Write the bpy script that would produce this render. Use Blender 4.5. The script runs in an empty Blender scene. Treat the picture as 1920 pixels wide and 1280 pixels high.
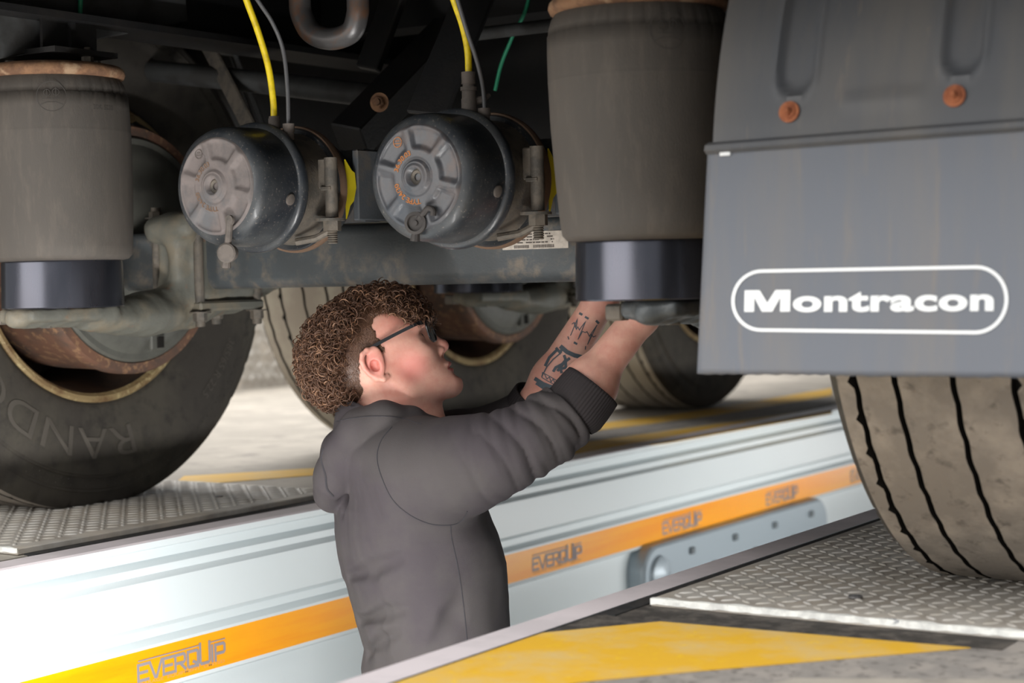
import bpy, math, random
import numpy as np
from mathutils import Vector, Matrix
from mathutils.bvhtree import BVHTree
from math import sin, cos, pi, radians as rad
random.seed(7); RNG = np.random.default_rng(7)
scene = bpy.context.scene
COL = scene.collection
# ------------------------------------------------------------------ camera
CAM = np.array([2.59985, -2.50463, 0.44445])
FW = np.array([-0.547463, 0.836019, -0.0368295])
RT = np.array([0.83683, 0.546952, -0.0236554])
UP = np.array([-0.0003676, 0.0437705, 0.9990415])
FPX = 3339.6
cd = bpy.data.cameras.new('camera'); cam = bpy.data.objects.new('camera', cd); COL.objects.link(cam)
cam.matrix_world = Matrix(((RT[0], UP[0], -FW[0], CAM[0]), (RT[1], UP[1], -FW[1], CAM[1]), (RT[2], UP[2], -FW[2], CAM[2]), (0, 0, 0, 1)))
cd.sensor_width = 36; cd.lens = FPX/1920*36; cd.clip_start = 0.05; cd.clip_end = 200
cd.dof.use_dof = True; cd.dof.focus_distance = 2.78; cd.dof.aperture_fstop = 4.4
scene.camera = cam
# ------------------------------------------------------------------ world and lights
world = bpy.data.worlds.new('world'); scene.world = world; world.use_nodes = True
wn = world.node_tree.nodes; wn.clear()
wo = wn.new('ShaderNodeOutputWorld'); wb = wn.new('ShaderNodeBackground')
wb.inputs[0].default_value = (0.93, 0.965, 1.0, 1); wb.inputs[1].default_value = 0.55
world.node_tree.links.new(wb.outputs[0], wo.inputs[0])
def area(name, loc, target, size, power, col=(1, 1, 1)):
    l = bpy.data.lights.new(name, 'AREA'); l.shape = 'RECTANGLE'; l.size, l.size_y = size
    l.energy = power; l.color = col
    o = bpy.data.objects.new(name, l); COL.objects.link(o); o.location = loc
    o.rotation_euler = (Vector(target)-Vector(loc)).to_track_quat('-Z', 'Y').to_euler()
    return o
area('bay_door_light', (-.9, -5.8, 1.35), (0.9, 0, 0.35), (5, 2.4), 165, (1, 0.97, 0.93))
area('added_top_fill', (1.9, -3.4, 3.4), (1.6, -.7, 0), (3.2, 2.2), 240, (1, .99, .97))  # unseen overhead light added to brighten the near floor, plates and flap
for yy, pw in ((-1.3, 36), (1.9, 9), (4.6, 9)):     # strip lamps on the near wall of the pit
    area('pit_strip_lamp', (1.34, yy, -.30), (.4, yy, -.22), (1.1, .09), pw, (1, .98, .96))
area('yard_skylight', (-3.2, 3.0, 4.0), (-2.6, 3.0, 0), (3.4, 7), 620, (1, 0.98, 0.95))
scene.view_settings.view_transform = 'Standard'; scene.view_settings.look = 'None'
scene.view_settings.exposure = 0.0; scene.view_settings.gamma = 1.0; scene.view_settings.use_curve_mapping = False

# ------------------------------------------------------------------ helpers
def PX(px, py, **k):
    """point of the place seen at a picture position, on the plane x=, y=, z= or at a distance d="""
    d = FW + RT*(px-960)/FPX - UP*(py-640)/FPX
    if 'd' in k: return CAM + d*k['d']
    a = 'xyz'.index(list(k)[0]); v = list(k.values())[0]
    return CAM + d*(v-CAM[a])/d[a]
def depth(p): return float((np.asarray(p)-CAM) @ FW)

def lin(c): return tuple((x/255/12.92 if x/255 <= .04045 else ((x/255+.055)/1.055)**2.4) for x in c)
def mat(name, col, rough=.6, metal=0, col2=None, scale=8, thr=(.45, .6), bump=0, bscale=60, spec=.5, sss=0, coat=0,
        stretch=(1, 1, 1), col3=None, scale3=30, thr3=(.55, .62), rough2=None, bdist=.002, detail=6):
    m = bpy.data.materials.new(name); m.use_nodes = True
    nt = m.node_tree; N = nt.nodes; L = nt.links; b = N['Principled BSDF']
    def C(c): return (*lin(c), 1)
    b.inputs['Roughness'].default_value = rough; b.inputs['Metallic'].default_value = metal
    b.inputs['Specular IOR Level'].default_value = spec
    b.inputs['Base Color'].default_value = C(col)
    if coat: b.inputs['Coat Weight'].default_value = coat; b.inputs['Coat Roughness'].default_value = .15
    if sss:
        b.inputs['Subsurface Weight'].default_value = sss; b.inputs['Subsurface Radius'].default_value = (1, .35, .2)
        b.inputs['Subsurface Scale'].default_value = .006
    tc = N.new('ShaderNodeTexCoord'); mp = N.new('ShaderNodeMapping'); mp.inputs['Scale'].default_value = stretch
    L.new(tc.outputs['Object'], mp.inputs[0])
    def noise(s, d=detail):
        n = N.new('ShaderNodeTexNoise'); n.inputs['Scale'].default_value = s; n.inputs['Detail'].default_value = d
        n.inputs['Roughness'].default_value = .62; L.new(mp.outputs[0], n.inputs[0]); return n
    def ramp(src, a, z):
        r = N.new('ShaderNodeMapRange'); r.inputs[1].default_value = a; r.inputs[2].default_value = z; L.new(src, r.inputs[0]); return r.outputs[0]
    cur = None
    if col2:
        f = ramp(noise(scale).outputs[0], *thr)
        x = N.new('ShaderNodeMix'); x.data_type = 'RGBA'; L.new(f, x.inputs[0]); x.inputs[6].default_value = C(col); x.inputs[7].default_value = C(col2)
        cur = x.outputs[2]
        if rough2 is not None:
            q = N.new('ShaderNodeMapRange'); L.new(f, q.inputs[0]); q.inputs[3].default_value = rough; q.inputs[4].default_value = rough2
            L.new(q.outputs[0], b.inputs['Roughness'])
    if col3:
        f = ramp(noise(scale3).outputs[0], *thr3)
        x = N.new('ShaderNodeMix'); x.data_type = 'RGBA'; L.new(f, x.inputs[0])
        if cur: L.new(cur, x.inputs[6])
        else: x.inputs[6].default_value = C(col)
        x.inputs[7].default_value = C(col3); cur = x.outputs[2]
    if cur: L.new(cur, b.inputs['Base Color'])
    if bump:
        bn = N.new('ShaderNodeBump'); bn.inputs['Strength'].default_value = bump; bn.inputs['Distance'].default_value = bdist
        L.new(noise(bscale, 4).outputs[0], bn.inputs['Height']); L.new(bn.outputs[0], b.inputs['Normal'])
    return m

M = {}
M['tread'] = mat('dusty_tread', (138, 130, 121), .9, col2=(166, 156, 144), scale=9, col3=(108, 101, 94), scale3=40, thr3=(.56, .7), bump=.35, bscale=160)
M['tread_pale'] = mat('pale_dusty_tread', (176, 168, 152), .9, col2=(160, 150, 136), scale=7, bump=.2, bscale=120)
M['rubber'] = mat('sidewall_rubber', (66, 62, 57), .8, col2=(78, 74, 66), scale=5, col3=(56, 53, 49), scale3=25, thr3=(.5, .7), bump=.12, bscale=120, spec=.35)
M['letter'] = mat('raised_rubber', (84, 79, 72), .8)
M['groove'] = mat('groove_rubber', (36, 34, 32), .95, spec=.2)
M['rim'] = mat('rusty_rim', (150, 130, 92), .65, col2=(118, 92, 62), scale=18, col3=(178, 160, 118), scale3=60, bump=.3, bscale=120)
M['rimin'] = mat('rim_inside', (84, 66, 52), .8, col2=(60, 52, 46), scale=9, bump=.3)
M['drum'] = mat('rusty_drum', (120, 86, 68), .75, col2=(92, 74, 64), scale=12, col3=(146, 112, 84), scale3=50, bump=.4, bscale=90)
M['cover'] = mat('grey_dust_cover', (100, 100, 93), .55, col2=(86, 86, 80), scale=10, bump=.1)
M['cast'] = mat('dirty_casting', (104, 104, 96), .6, col2=(124, 116, 100), scale=14, thr=(.48, .66), col3=(130, 92, 66), scale3=22, thr3=(.62, .74), bump=.4, bscale=150)
M['axle'] = mat('axle_paint', (78, 83, 86), .45, col2=(122, 112, 100), scale=30, thr=(.48, .66), col3=(72, 76, 78), scale3=7, thr3=(.45, .6), bump=.35, bscale=220, detail=10)
M['rust'] = mat('surface_rust', (142, 106, 78), .85, col2=(112, 82, 62), scale=40, col3=(166, 138, 110), scale3=14, bump=.6, bscale=200)
M['rustbolt'] = mat('orange_rust', (176, 108, 72), .85, col2=(146, 84, 56), scale=60, bump=.5, bscale=300)
M['bag'] = mat('air_bag_rubber', (90, 84, 78), .72, col2=(78, 74, 70), scale=3, thr=(.4, .62), col3=(104, 96, 88), scale3=60, thr3=(.5, .9), bump=.25, bscale=700, stretch=(1, 1, .25), spec=.4)
M['bagdark'] = mat('air_bag_mark', (72, 68, 64), .7)
M['piston'] = mat('piston_steel', (74, 76, 84), .2, .8, col2=(86, 86, 94), scale=5, stretch=(1, 1, .2), rough2=.32)
M['chamber'] = mat('chamber_paint', (44, 48, 53), .34, 0, col2=(68, 70, 71), scale=14, thr=(.42, .7), rough2=.6, col3=(128, 120, 112), scale3=260, thr3=(.6, .72), bump=.1, bscale=200, coat=.15)
M['dustface'] = mat('dusty_face', (116, 107, 104), .7, col2=(98, 92, 90), scale=18, col3=(98, 98, 100), scale3=9, thr3=(.54, .66), bump=.15, bscale=200)
M['face2'] = mat('less_dusty_face', (72, 73, 77), .4, col2=(112, 100, 95), scale=14, thr=(.48, .62), rough2=.7, col3=(74, 78, 84), scale3=7, thr3=(.5, .6), bump=.15, bscale=200, coat=.1)
M['dirtysteel'] = mat('dirty_steel', (112, 104, 94), .65, .15, col2=(88, 84, 78), scale=35, bump=.4, bscale=250)
M['greyrub'] = mat('grey_rubber', (104, 96, 90), .8, col2=(88, 82, 77), scale=40)
M['darkrub'] = mat('dark_rubber', (62, 58, 56), .7)
M['yhose'] = mat('yellow_hose', (240, 212, 30), .45, col2=(214, 186, 24), scale=50)
M['bhose'] = mat('black_hose', (86, 86, 88), .5)
M['ghose'] = mat('green_hose', (40, 150, 110), .45)
M['yellowtag'] = mat('yellow_plastic', (214, 196, 30), .6)
M['sticker'] = mat('pale_label', (212, 202, 190), .6, col2=(190, 180, 168), scale=60)
M['ink'] = mat('print_ink', (88, 80, 74), .7)
M['orangeprint'] = mat('orange_stamp', (176, 110, 56), .8)
M['chassis'] = mat('chassis_paint', (26, 26, 27), .5, col2=(34, 32, 31), scale=10, bump=.3, bscale=120)
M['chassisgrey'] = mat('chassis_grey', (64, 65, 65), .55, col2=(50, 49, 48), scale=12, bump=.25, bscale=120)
M['underside'] = mat('trailer_underside', (18, 18, 19), .8)
M['bracket'] = mat('bracket_paint', (78, 82, 86), .5, col2=(98, 92, 86), scale=24, thr=(.5, .68), bump=.2, bscale=200)
M['ring'] = mat('worn_steel', (112, 110, 110), .4, .5, col2=(136, 104, 84), scale=12, thr=(.5, .6), bump=.2)
M['guard'] = mat('mudguard_plastic', (84, 86, 90), .55, col2=(98, 96, 94), scale=6, thr=(.4, .66), col3=(120, 110, 102), scale3=26, thr3=(.62, .82), bump=.12, bscale=300, stretch=(2.2, 1, .35))
M['flap'] = mat('mudflap_rubber', (97, 101, 109), .6, col2=(106, 105, 106), scale=7, thr=(.45, .72), col3=(122, 112, 102), scale3=16, thr3=(.56, .80), bump=.12, bscale=400, stretch=(2.5, 1, .3))
M['stain'] = mat('brown_stain', (116, 92, 74), .8)
M['white'] = mat('white_print', (236, 238, 238), .5)
M['whitepaint'] = mat('white_paint', (236, 236, 230), .6, col2=(206, 206, 202), scale=40, col3=(120, 124, 132), scale3=22, thr3=(.63, .68), bump=.3)
M['plate'] = mat('checker_plate', (184, 179, 171), .45, .12, col2=(158, 150, 140), scale=10, rough2=.6, col3=(200, 188, 172), scale3=4, thr3=(.5, .7), bump=.15, bscale=300)
M['lug'] = mat('plate_lug', (196, 192, 186), .42, .12, col2=(176, 170, 160), scale=14, thr=(.4, .6))
M['blackgap'] = mat('black_seal', (26, 26, 27), .8, col2=(44, 42, 40), scale=40, bump=.6, bscale=120)
M['strip'] = mat('steel_edge_strip', (212, 203, 205), .5, .05, col2=(198, 190, 192), scale=6, bump=.06, bscale=900, bdist=.001)
M['concrete'] = mat('concrete', (150, 143, 133), .8, col2=(168, 160, 149), scale=3, col3=(118, 112, 106), scale3=9, thr3=(.55, .75), bump=.25, bscale=180)
M['darkcon'] = mat('dark_concrete', (132, 127, 122), .85, col2=(150, 143, 136), scale=20, col3=(104, 99, 94), scale3=60, bump=.4, bscale=180)
M['tar'] = mat('dark_sealant', (52, 48, 44), .85, col2=(84, 78, 72), scale=30, bump=.8, bscale=120, bdist=.004)
M['ypaint'] = mat('yellow_floor_paint', (214, 166, 40), .7, col2=(202, 172, 110), scale=9, thr=(.42, .68), col3=(222, 180, 24), scale3=60, thr3=(.58, .7), bump=.35, bscale=240)
M['panel'] = mat('pit_panel_white', (214, 222, 224), .38, 0, spec=.5)
M['orange'] = mat('orange_band', (255, 168, 0), .35, 0, col2=(252, 156, 0), scale=3, stretch=(1, .5, 8), spec=.4)
M['logo'] = mat('grey_logo', (146, 140, 142), .6)
M['logosub'] = mat('tan_logo', (214, 160, 90), .6)
M['lamp'] = mat('lamp_housing', (158, 170, 178), .4, .2)
M['dark'] = mat('dark_clip', (96, 104, 108), .5)
M['skin'] = mat('skin', (218, 168, 150), .5, col2=(202, 138, 122), scale=14, thr=(.48, .66), col3=(206, 150, 134), scale3=60, thr3=(.45, .75), sss=.18, bump=.07, bscale=500, bdist=.001)
M['lips'] = mat('lips', (190, 112, 106), .42, sss=.1)
M['hair'] = mat('curly_hair', (88, 62, 47), .45, spec=.4)
M['hairtip'] = mat('curly_hair_light', (132, 98, 74), .4, spec=.5)
M['hoodie'] = mat('charcoal_fleece', (66, 61, 64), .92, col2=(72, 68, 68), scale=5, col3=(120, 114, 108), scale3=420, thr3=(.72, .76), bump=.35, bscale=900, spec=.2, bdist=.001)
M['rib'] = mat('ribbed_cuff', (52, 48, 49), .95, spec=.2)
M['seam'] = mat('seam_thread', (48, 46, 50), .9)
M['denim'] = mat('work_trousers', (44, 46, 54), .9)
M['boot'] = mat('boot_leather', (40, 34, 30), .6)
M['frame'] = mat('black_frame', (20, 20, 22), .25, coat=.4)
M['eyewhite'] = mat('eye_white', (225, 215, 208), .25)
M['iris'] = mat('iris', (80, 92, 88), .2)
M['tattoo'] = mat('tattoo_ink', (72, 82, 90), .6)
gl = bpy.data.materials.new('clear_lens'); gl.use_nodes = True
g = gl.node_tree.nodes['Principled BSDF']; g.inputs['Transmission Weight'].default_value = 1; g.inputs['Roughness'].default_value = 0.02; g.inputs['IOR'].default_value = 1.2
M['lens'] = gl

def link(name, me, parent=None, smooth=True, ang=None):
    o = bpy.data.objects.new(name, me); COL.objects.link(o)
    if parent: o.parent = parent
    if smooth and len(me.polygons):
        me.polygons.foreach_set('use_smooth', np.ones(len(me.polygons), bool))
        if ang is not None: me.set_sharp_from_angle(angle=rad(ang))
    return o
class MB:
    def __init__(s): s.v = []; s.f = []; s.m = []; s.n = 0
    def add(s, v, f, mi=0):
        v = [tuple(map(float, p)) for p in v]
        s.v += v; s.f += [tuple(i+s.n for i in q) for q in f]; s.m += [mi]*len(f); s.n += len(v); return s
    def box(s, lo, hi, mi=0, R=None, at=None):
        (a, b, c), (d, e, g) = lo, hi
        v = [(x, y, z) for x in (a, d) for y in (b, e) for z in (c, g)]
        if R is not None: v = [tuple(R @ Vector(p)+Vector(at)) for p in v]
        return s.add(v, [(0, 1, 3, 2), (4, 6, 7, 5), (0, 4, 5, 1), (2, 3, 7, 6), (0, 2, 6, 4), (1, 5, 7, 3)], mi)
    def rbox(s, c, h, r=.003, mi=0, R=None):
        """box with chamfered edges: centre, half sizes"""
        v = []; c = Vector(c)
        hx, hy, hz = h; r = min(r, *[k*.9 for k in h])
        key = {}
        for sx in (-1, 1):
            for sy in (-1, 1):
                for sz in (-1, 1):
                    for k, p in enumerate(((hx, hy-r, hz-r), (hx-r, hy, hz-r), (hx-r, hy-r, hz))):
                        q = Vector((p[0]*sx, p[1]*sy, p[2]*sz)); q = (R @ q if R is not None else q)+c
                        key[(sx, sy, sz, k)] = len(v); v.append(q)
        f = []
        for k in range(3):
            a, b = [(1, 2), (0, 2), (0, 1)][k]
            for sg in (-1, 1):
                q = []
                for (p1, p2) in ((-1, -1), (1, -1), (1, 1), (-1, 1)):
                    t = [0, 0, 0]; t[k] = sg; t[a] = p1; t[b] = p2; q.append(key[(*t, k)])
                f.append(tuple(q))
        for ax in range(3):
            a, b = [(1, 2), (0, 2), (0, 1)][ax]
            for s1 in (-1, 1):
                for s2 in (-1, 1):
                    t0 = [0]*3; t0[a] = s1; t0[b] = s2; t1 = list(t0); t0[ax] = -1; t1[ax] = 1
                    f.append((key[(*t0, a)], key[(*t1, a)], key[(*t1, b)], key[(*t0, b)]))
        for sx in (-1, 1):
            for sy in (-1, 1):
                for sz in (-1, 1): f.append(tuple(key[(sx, sy, sz, k)] for k in range(3)))
        return s.add(v, f, mi)
    def lathe(s, prof, base, axis, n=48, mi=0, cap=True):
        """profile of (distance along axis, radius)"""
        ax = Vector(axis).normalized(); t = ax.orthogonal().normalized(); b = ax.cross(t); base = Vector(base)
        v = []; f = []
        for (h, r) in prof:
            for i in range(n):
                a = 2*pi*i/n; v.append(base+ax*h+(t*cos(a)+b*sin(a))*r)
        for j in range(len(prof)-1):
            for i in range(n):
                k = (i+1) % n; f.append((j*n+i, j*n+k, (j+1)*n+k, (j+1)*n+i))
        if cap:
            if prof[0][1] > 1e-5: f.append(tuple(range(n-1, -1, -1)))
            if prof[-1][1] > 1e-5: f.append(tuple(range((len(prof)-1)*n, len(prof)*n)))
        return s.add(v, f, mi)
    def tube(s, pts, r, n=10, mi=0, cap=True):
        P = [Vector(p) for p in pts]; R = r if hasattr(r, '__len__') else [r]*len(P)
        T = [(P[min(i+1, len(P)-1)]-P[max(i-1, 0)]).normalized() for i in range(len(P))]
        u = T[0].orthogonal().normalized(); v = []; f = []
        for i, p in enumerate(P):
            u = (u-T[i]*u.dot(T[i])).normalized(); w = T[i].cross(u)
            for k in range(n):
                a = 2*pi*k/n; v.append(p+(u*cos(a)+w*sin(a))*R[i])
        for i in range(len(P)-1):
            for k in range(n): f.append((i*n+k, i*n+(k+1) % n, (i+1)*n+(k+1) % n, (i+1)*n+k))
        if cap: f.append(tuple(range(n-1, -1, -1))); f.append(tuple(range((len(P)-1)*n, len(P)*n)))
        return s.add(v, f, mi)
    def hexbolt(s, p, axis, r=.012, h=.01, mi=0, shank=0):
        s.lathe([(0, r*1.55), (.0025, r*1.55)], p, axis, 24, mi)
        ax = Vector(axis).normalized()
        s.lathe([(.0025, r), (h-.002, r), (h, r*.85)], p, axis, 6, mi)
        if shank: s.lathe([(h, r*.55), (h+shank, r*.55)], p, axis, 12, mi)
        return s
    def build(s, name, m, parent=None, smooth=True, ang=35):
        me = bpy.data.meshes.new(name); me.from_pydata(s.v, [], s.f)
        for x in (m if isinstance(m, (list, tuple)) else [m]): me.materials.append(M[x])
        if any(s.m): me.polygons.foreach_set('material_index', s.m)
        me.update()
        return link(name, me, parent, smooth, ang)
def spline(pts, n=8):
    """Catmull-Rom through points"""
    P = [np.array(p, float) for p in pts]; P = [2*P[0]-P[1]]+P+[2*P[-1]-P[-2]]; out = []
    for i in range(1, len(P)-2):
        for k in range(n):
            t = k/n; a, b, c, d = P[i-1:i+3]
            out.append(.5*((2*b)+(-a+c)*t+(2*a-5*b+4*c-d)*t*t+(-a+3*b-3*c+d)*t**3))
    out.append(P[-2]); return out
def empty(name, loc=(0, 0, 0), parent=None):
    o = bpy.data.objects.new(name, None); COL.objects.link(o); o.location = loc; o.empty_display_size = .05
    if parent: o.parent = parent
    return o
def tag(o, label=None, cat=None, group=None, kind=None):
    for k, v in (('label', label), ('category', cat), ('group', group), ('kind', kind)):
        if v: o[k] = v
    return o
def strokes(lines, w, place, step=None):
    """flat strokes: polylines in 2D, placed by a function (a,b)->3D; returns verts, faces"""
    v = []; f = []
    for ln in lines:
        ww = w
        if isinstance(ln, tuple) and isinstance(ln[0], list): ln, ww = ln
        ln = [np.array(p, float) for p in ln]
        if step:
            q = [ln[0]]
            for a, b in zip(ln, ln[1:]):
                n = max(1, int(np.hypot(*(b-a))/step))
                q += [a+(b-a)*k/n for k in range(1, n+1)]
            ln = q
        n = len(ln); L = []; Rr = []
        for i in range(n):
            t0 = ln[i]-ln[i-1] if i else ln[1]-ln[0]
            t1 = ln[i+1]-ln[i] if i < n-1 else t0
            t0 = t0/(np.hypot(*t0)+1e-12); t1 = t1/(np.hypot(*t1)+1e-12); t = t0+t1; l = np.hypot(*t)
            t = t/l if l > .2 else t1
            c = max(.45, abs(t @ t1)); nn = np.array([-t[1], t[0]])*ww/2/c
            p = ln[i]-(t0*ww/2 if i == 0 else 0)+(t1*ww/2 if i == n-1 else 0)
            L.append(p+nn); Rr.append(p-nn)
        b0 = len(v)
        for a, b in zip(L, Rr): v += [place(*a), place(*b)]
        f += [(b0+2*i, b0+2*i+1, b0+2*i+3, b0+2*i+2) for i in range(n-1)]
    return v, f
def text_mesh(s, size=1, bold=0, xs=1, spacing=1):
    c = bpy.data.curves.new('t', 'FONT'); c.body = s; c.size = size; c.offset = bold; c.space_character = spacing
    c.fill_mode = 'BOTH'; c.resolution_u = 5
    o = bpy.data.objects.new('t', c); COL.objects.link(o)
    dg = bpy.context.evaluated_depsgraph_get(); me = bpy.data.meshes.new_from_object(o.evaluated_get(dg))
    v = [(p.co.x*xs, p.co.y) for p in me.vertices]; f = [tuple(p.vertices) for p in me.polygons]
    bpy.data.objects.remove(o); bpy.data.curves.remove(c); bpy.data.meshes.remove(me)
    return v, f

# ------------------------------------------------------------------ implicit surfaces
def smin(a, b, k):
    h = np.clip(.5+.5*(b-a)/k, 0, 1); return b+(a-b)*h-k*h*(1-h)
def smax(a, b, k): return -smin(-a, -b, k)
def s_ell(P, c, r, B=None):
    q = P-np.asarray(c, np.float32)
    if B is not None: q = q @ np.asarray(B, np.float32).T
    r = np.asarray(r, np.float32); k0 = np.sqrt(((q/r)**2).sum(1))+1e-9; k1 = np.sqrt(((q/(r*r))**2).sum(1))+1e-9
    return k0*(k0-1)/k1
def s_cap(P, a, b, ra, rb=None):
    if rb is None: rb = ra
    a = np.asarray(a, np.float32); b = np.asarray(b, np.float32); d = b-a; q = P-a
    t = np.clip(q @ d/(d @ d+1e-12), 0, 1)
    return np.sqrt(((q-t[:, None]*d)**2).sum(1))-(ra+(rb-ra)*t)
def s_chain(P, pts, rs, k=0.0):
    out = None
    for i in range(len(pts)-1):
        d = s_cap(P, pts[i], pts[i+1], rs[i], rs[i+1])
        out = d if out is None else (smin(out, d, k) if k else np.minimum(out, d))
    return out
def s_box(P, c, h, r=.003, B=None):
    q = P-np.asarray(c, np.float32)
    if B is not None: q = q @ np.asarray(B, np.float32).T
    q = np.abs(q)-(np.asarray(h, np.float32)-r)
    return np.sqrt((np.maximum(q, 0)**2).sum(1))+np.minimum(q.max(1), 0)-r
def implicit(fn, lo, hi, h):
    """surface nets over a sparse grid"""
    lo = np.asarray(lo, float); n = (np.ceil((np.asarray(hi, float)-lo)/h/16).astype(int))*16
    V = np.ones(n, np.float32)
    def level(idx, s):
        c = (lo+(idx+(s-1)/2)*h).astype(np.float32); d = fn(c)
        keep = np.abs(d) < s*h*.87*1.7+h
        return d, keep
    g = np.stack(np.meshgrid(*[np.arange(0, k, 16) for k in n], indexing='ij'), -1).reshape(-1, 3)
    d, keep = level(g, 16)
    for i in np.nonzero(~keep)[0]:
        a = g[i]; V[a[0]:a[0]+16, a[1]:a[1]+16, a[2]:a[2]+16] = d[i]
    g = g[keep]; o4 = np.stack(np.meshgrid(*[np.arange(0, 16, 4)]*3, indexing='ij'), -1).reshape(-1, 3)
    g = (g[:, None]+o4[None]).reshape(-1, 3); d, keep = level(g, 4)
    o1 = np.stack(np.meshgrid(*[np.arange(4)]*3, indexing='ij'), -1).reshape(-1, 3)
    gg = g[~keep][:, None]+o1[None]; V[gg[..., 0], gg[..., 1], gg[..., 2]] = d[~keep][:, None]
    gg = (g[keep][:, None]+o1[None]).reshape(-1, 3)
    for a in range(0, len(gg), 400000):
        q = gg[a:a+400000]; V[q[:, 0], q[:, 1], q[:, 2]] = fn((lo+q*h).astype(np.float32))
    V[0] = V[-1] = 1; V[:, 0] = V[:, -1] = 1; V[:, :, 0] = V[:, :, -1] = 1
    S = V < 0
    c8 = [(i, j, k) for i in (0, 1) for j in (0, 1) for k in (0, 1)]
    sl = lambda A, o: A[o[0]:A.shape[0]-1+o[0], o[1]:A.shape[1]-1+o[1], o[2]:A.shape[2]-1+o[2]]
    cnt = sum(sl(S, o).astype(np.int8) for o in c8)
    cell = np.stack(np.nonzero((cnt > 0) & (cnt < 8)), -1)
    ID = np.full(V.shape, -1, np.int32); ID[cell[:, 0], cell[:, 1], cell[:, 2]] = np.arange(len(cell))
    acc = np.zeros((len(cell), 3)); num = np.zeros(len(cell))
    for a in c8:
        for b in c8:
            if sum(b)-sum(a) == 1 and all(y >= x for x, y in zip(a, b)):
                va = V[tuple((cell+a).T)]; vb = V[tuple((cell+b).T)]; m = (va < 0) != (vb < 0)
                t = np.where(m, va/np.where(va == vb, 1, va-vb), 0)
                p = np.array(a)+t[:, None]*(np.array(b)-np.array(a)); acc += p*m[:, None]; num += m
    verts = lo+(cell+acc/num[:, None])*h
    faces = []
    for ax in range(3):
        e = [0, 0, 0]; e[ax] = 1
        A = V[:-1, :-1, :-1] < 0; B = V[e[0]:V.shape[0]-1+e[0], e[1]:V.shape[1]-1+e[1], e[2]:V.shape[2]-1+e[2]] < 0
        p = np.stack(np.nonzero(A != B), -1); p = p[(p > 0).all(1)]
        u = [0, 0, 0]; w = [0, 0, 0]; u[(ax+1) % 3] = 1; w[(ax+2) % 3] = 1; u = np.array(u); w = np.array(w)
        q = np.stack([ID[tuple((p-u-w).T)], ID[tuple((p-w).T)], ID[tuple(p.T)], ID[tuple((p-u).T)]], -1)
        fl = A[tuple(p.T)]; q[~fl] = q[~fl][:, ::-1]; faces.append(q[(q >= 0).all(1)])
    return verts, np.concatenate(faces)
def np_mesh(name, v, f, m, parent=None, mi=None, smooth=True):
    me = bpy.data.meshes.new(name); k = f.shape[1]
    me.vertices.add(len(v)); me.vertices.foreach_set('co', np.asarray(v, np.float32).ravel())
    me.loops.add(f.size); me.loops.foreach_set('vertex_index', f.astype(np.int32).ravel())
    me.polygons.add(len(f)); me.polygons.foreach_set('loop_start', np.arange(0, f.size, k, dtype=np.int32))
    for x in (m if isinstance(m, (list, tuple)) else [m]): me.materials.append(M[x])
    if mi is not None: me.polygons.foreach_set('material_index', mi.astype(np.int32))
    me.update(calc_edges=True)
    return link(name, me, parent, smooth)
def pnoise(P, s, seed=0):
    """cheap smooth noise from sines"""
    r = np.random.default_rng(seed); out = 0
    for i in range(5):
        k = r.normal(size=3)*s*(1+.5*i); out = out+np.sin(P @ k.astype(np.float32)+r.uniform(0, 6))/(1+.5*i)
    return out/2.5

# ================================================================== SETTING
fl = empty('floor'); fl['kind'] = 'structure'
def slab(name, x0, x1, y0, y1, z=0, m='concrete', th=.12, kind=None, parent=fl):
    return MB().box((x0, y0, z-th), (x1, y1, z)).build(name, m, parent, False)
XL, XR = 0.385, 1.372             # pit edges
slab('concrete_slab', -14, XL-.075, -6, 16); slab('concrete_slab', XR+.052, 12, -6, 16)
slab('concrete_slab', XL-.075, XR+.052, -8, -6); slab('concrete_slab', XL-.075, XR+.052, 9, 16)
def poly(name, pts, m, z=.0012, parent=fl, th=.001):
    n = len(pts); v = [(p[0], p[1], z) for p in pts]+[(p[0], p[1], z-th) for p in pts]
    f = [tuple(range(n)), tuple(range(2*n-1, n-1, -1))]+[(i, (i+1) % n, n+(i+1) % n, n+i) for i in range(n)]
    return MB().add(v, f).build(name, m, parent, False)
def fpoly(name, pix, m, z=.0012): return poly(name, [PX(a, b, z=z)[:2] for a, b in pix], m, z)
# near side: worn dark concrete, yellow hatching
poly('worn_patch', [(XR+.055, -3), (5, -3), (5, -.40), (XR+.055, -.40)], 'darkcon', .0008)
YH = [(XR+.052, -1.35), (1.52, -1.02), (1.6067, -.8558), (1.70, -.745), (1.9154, -.5058), (1.52, -.528), (XR+.052, -.655)]
poly('yellow_hatching', YH, 'ypaint', .0022)
poly('pale_patch', [(1.735, -.93), (1.80, -.74), (2.1, -.60), (2.6, -.62), (2.4, -1.2)], 'concrete', .0022)
poly('sealant_joint', [(XR+.05, -.655), (1.52, -.528), (1.95, -.50), (1.95, -.43), (1.45, -.41), (XR+.05, -.40)], 'tar', .0016)
# far side hatching seen between and behind the wheels
fpoly('yellow_hatching', [(318, 912), (345, 892), (480, 884), (640, 874), (640, 886), (480, 899)], 'ypaint')
fpoly('yellow_hatching', [(522, 928), (560, 922), (640, 926), (640, 945)], 'ypaint')
fpoly('yellow_hatching', [(1090, 797), (1250, 778), (1330, 766), (1560, 727), (1560, 741), (1330, 779), (1250, 790), (1090, 812)], 'ypaint')
fpoly('yellow_hatching', [(1075, 832), (1560, 764), (1560, 775), (1250, 830), (1075, 852)], 'ypaint')
fpoly('worn_patch', [(1075, 812), (1330, 781), (1560, 742), (1560, 762), (1330, 792), (1075, 830)], 'darkcon')
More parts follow.
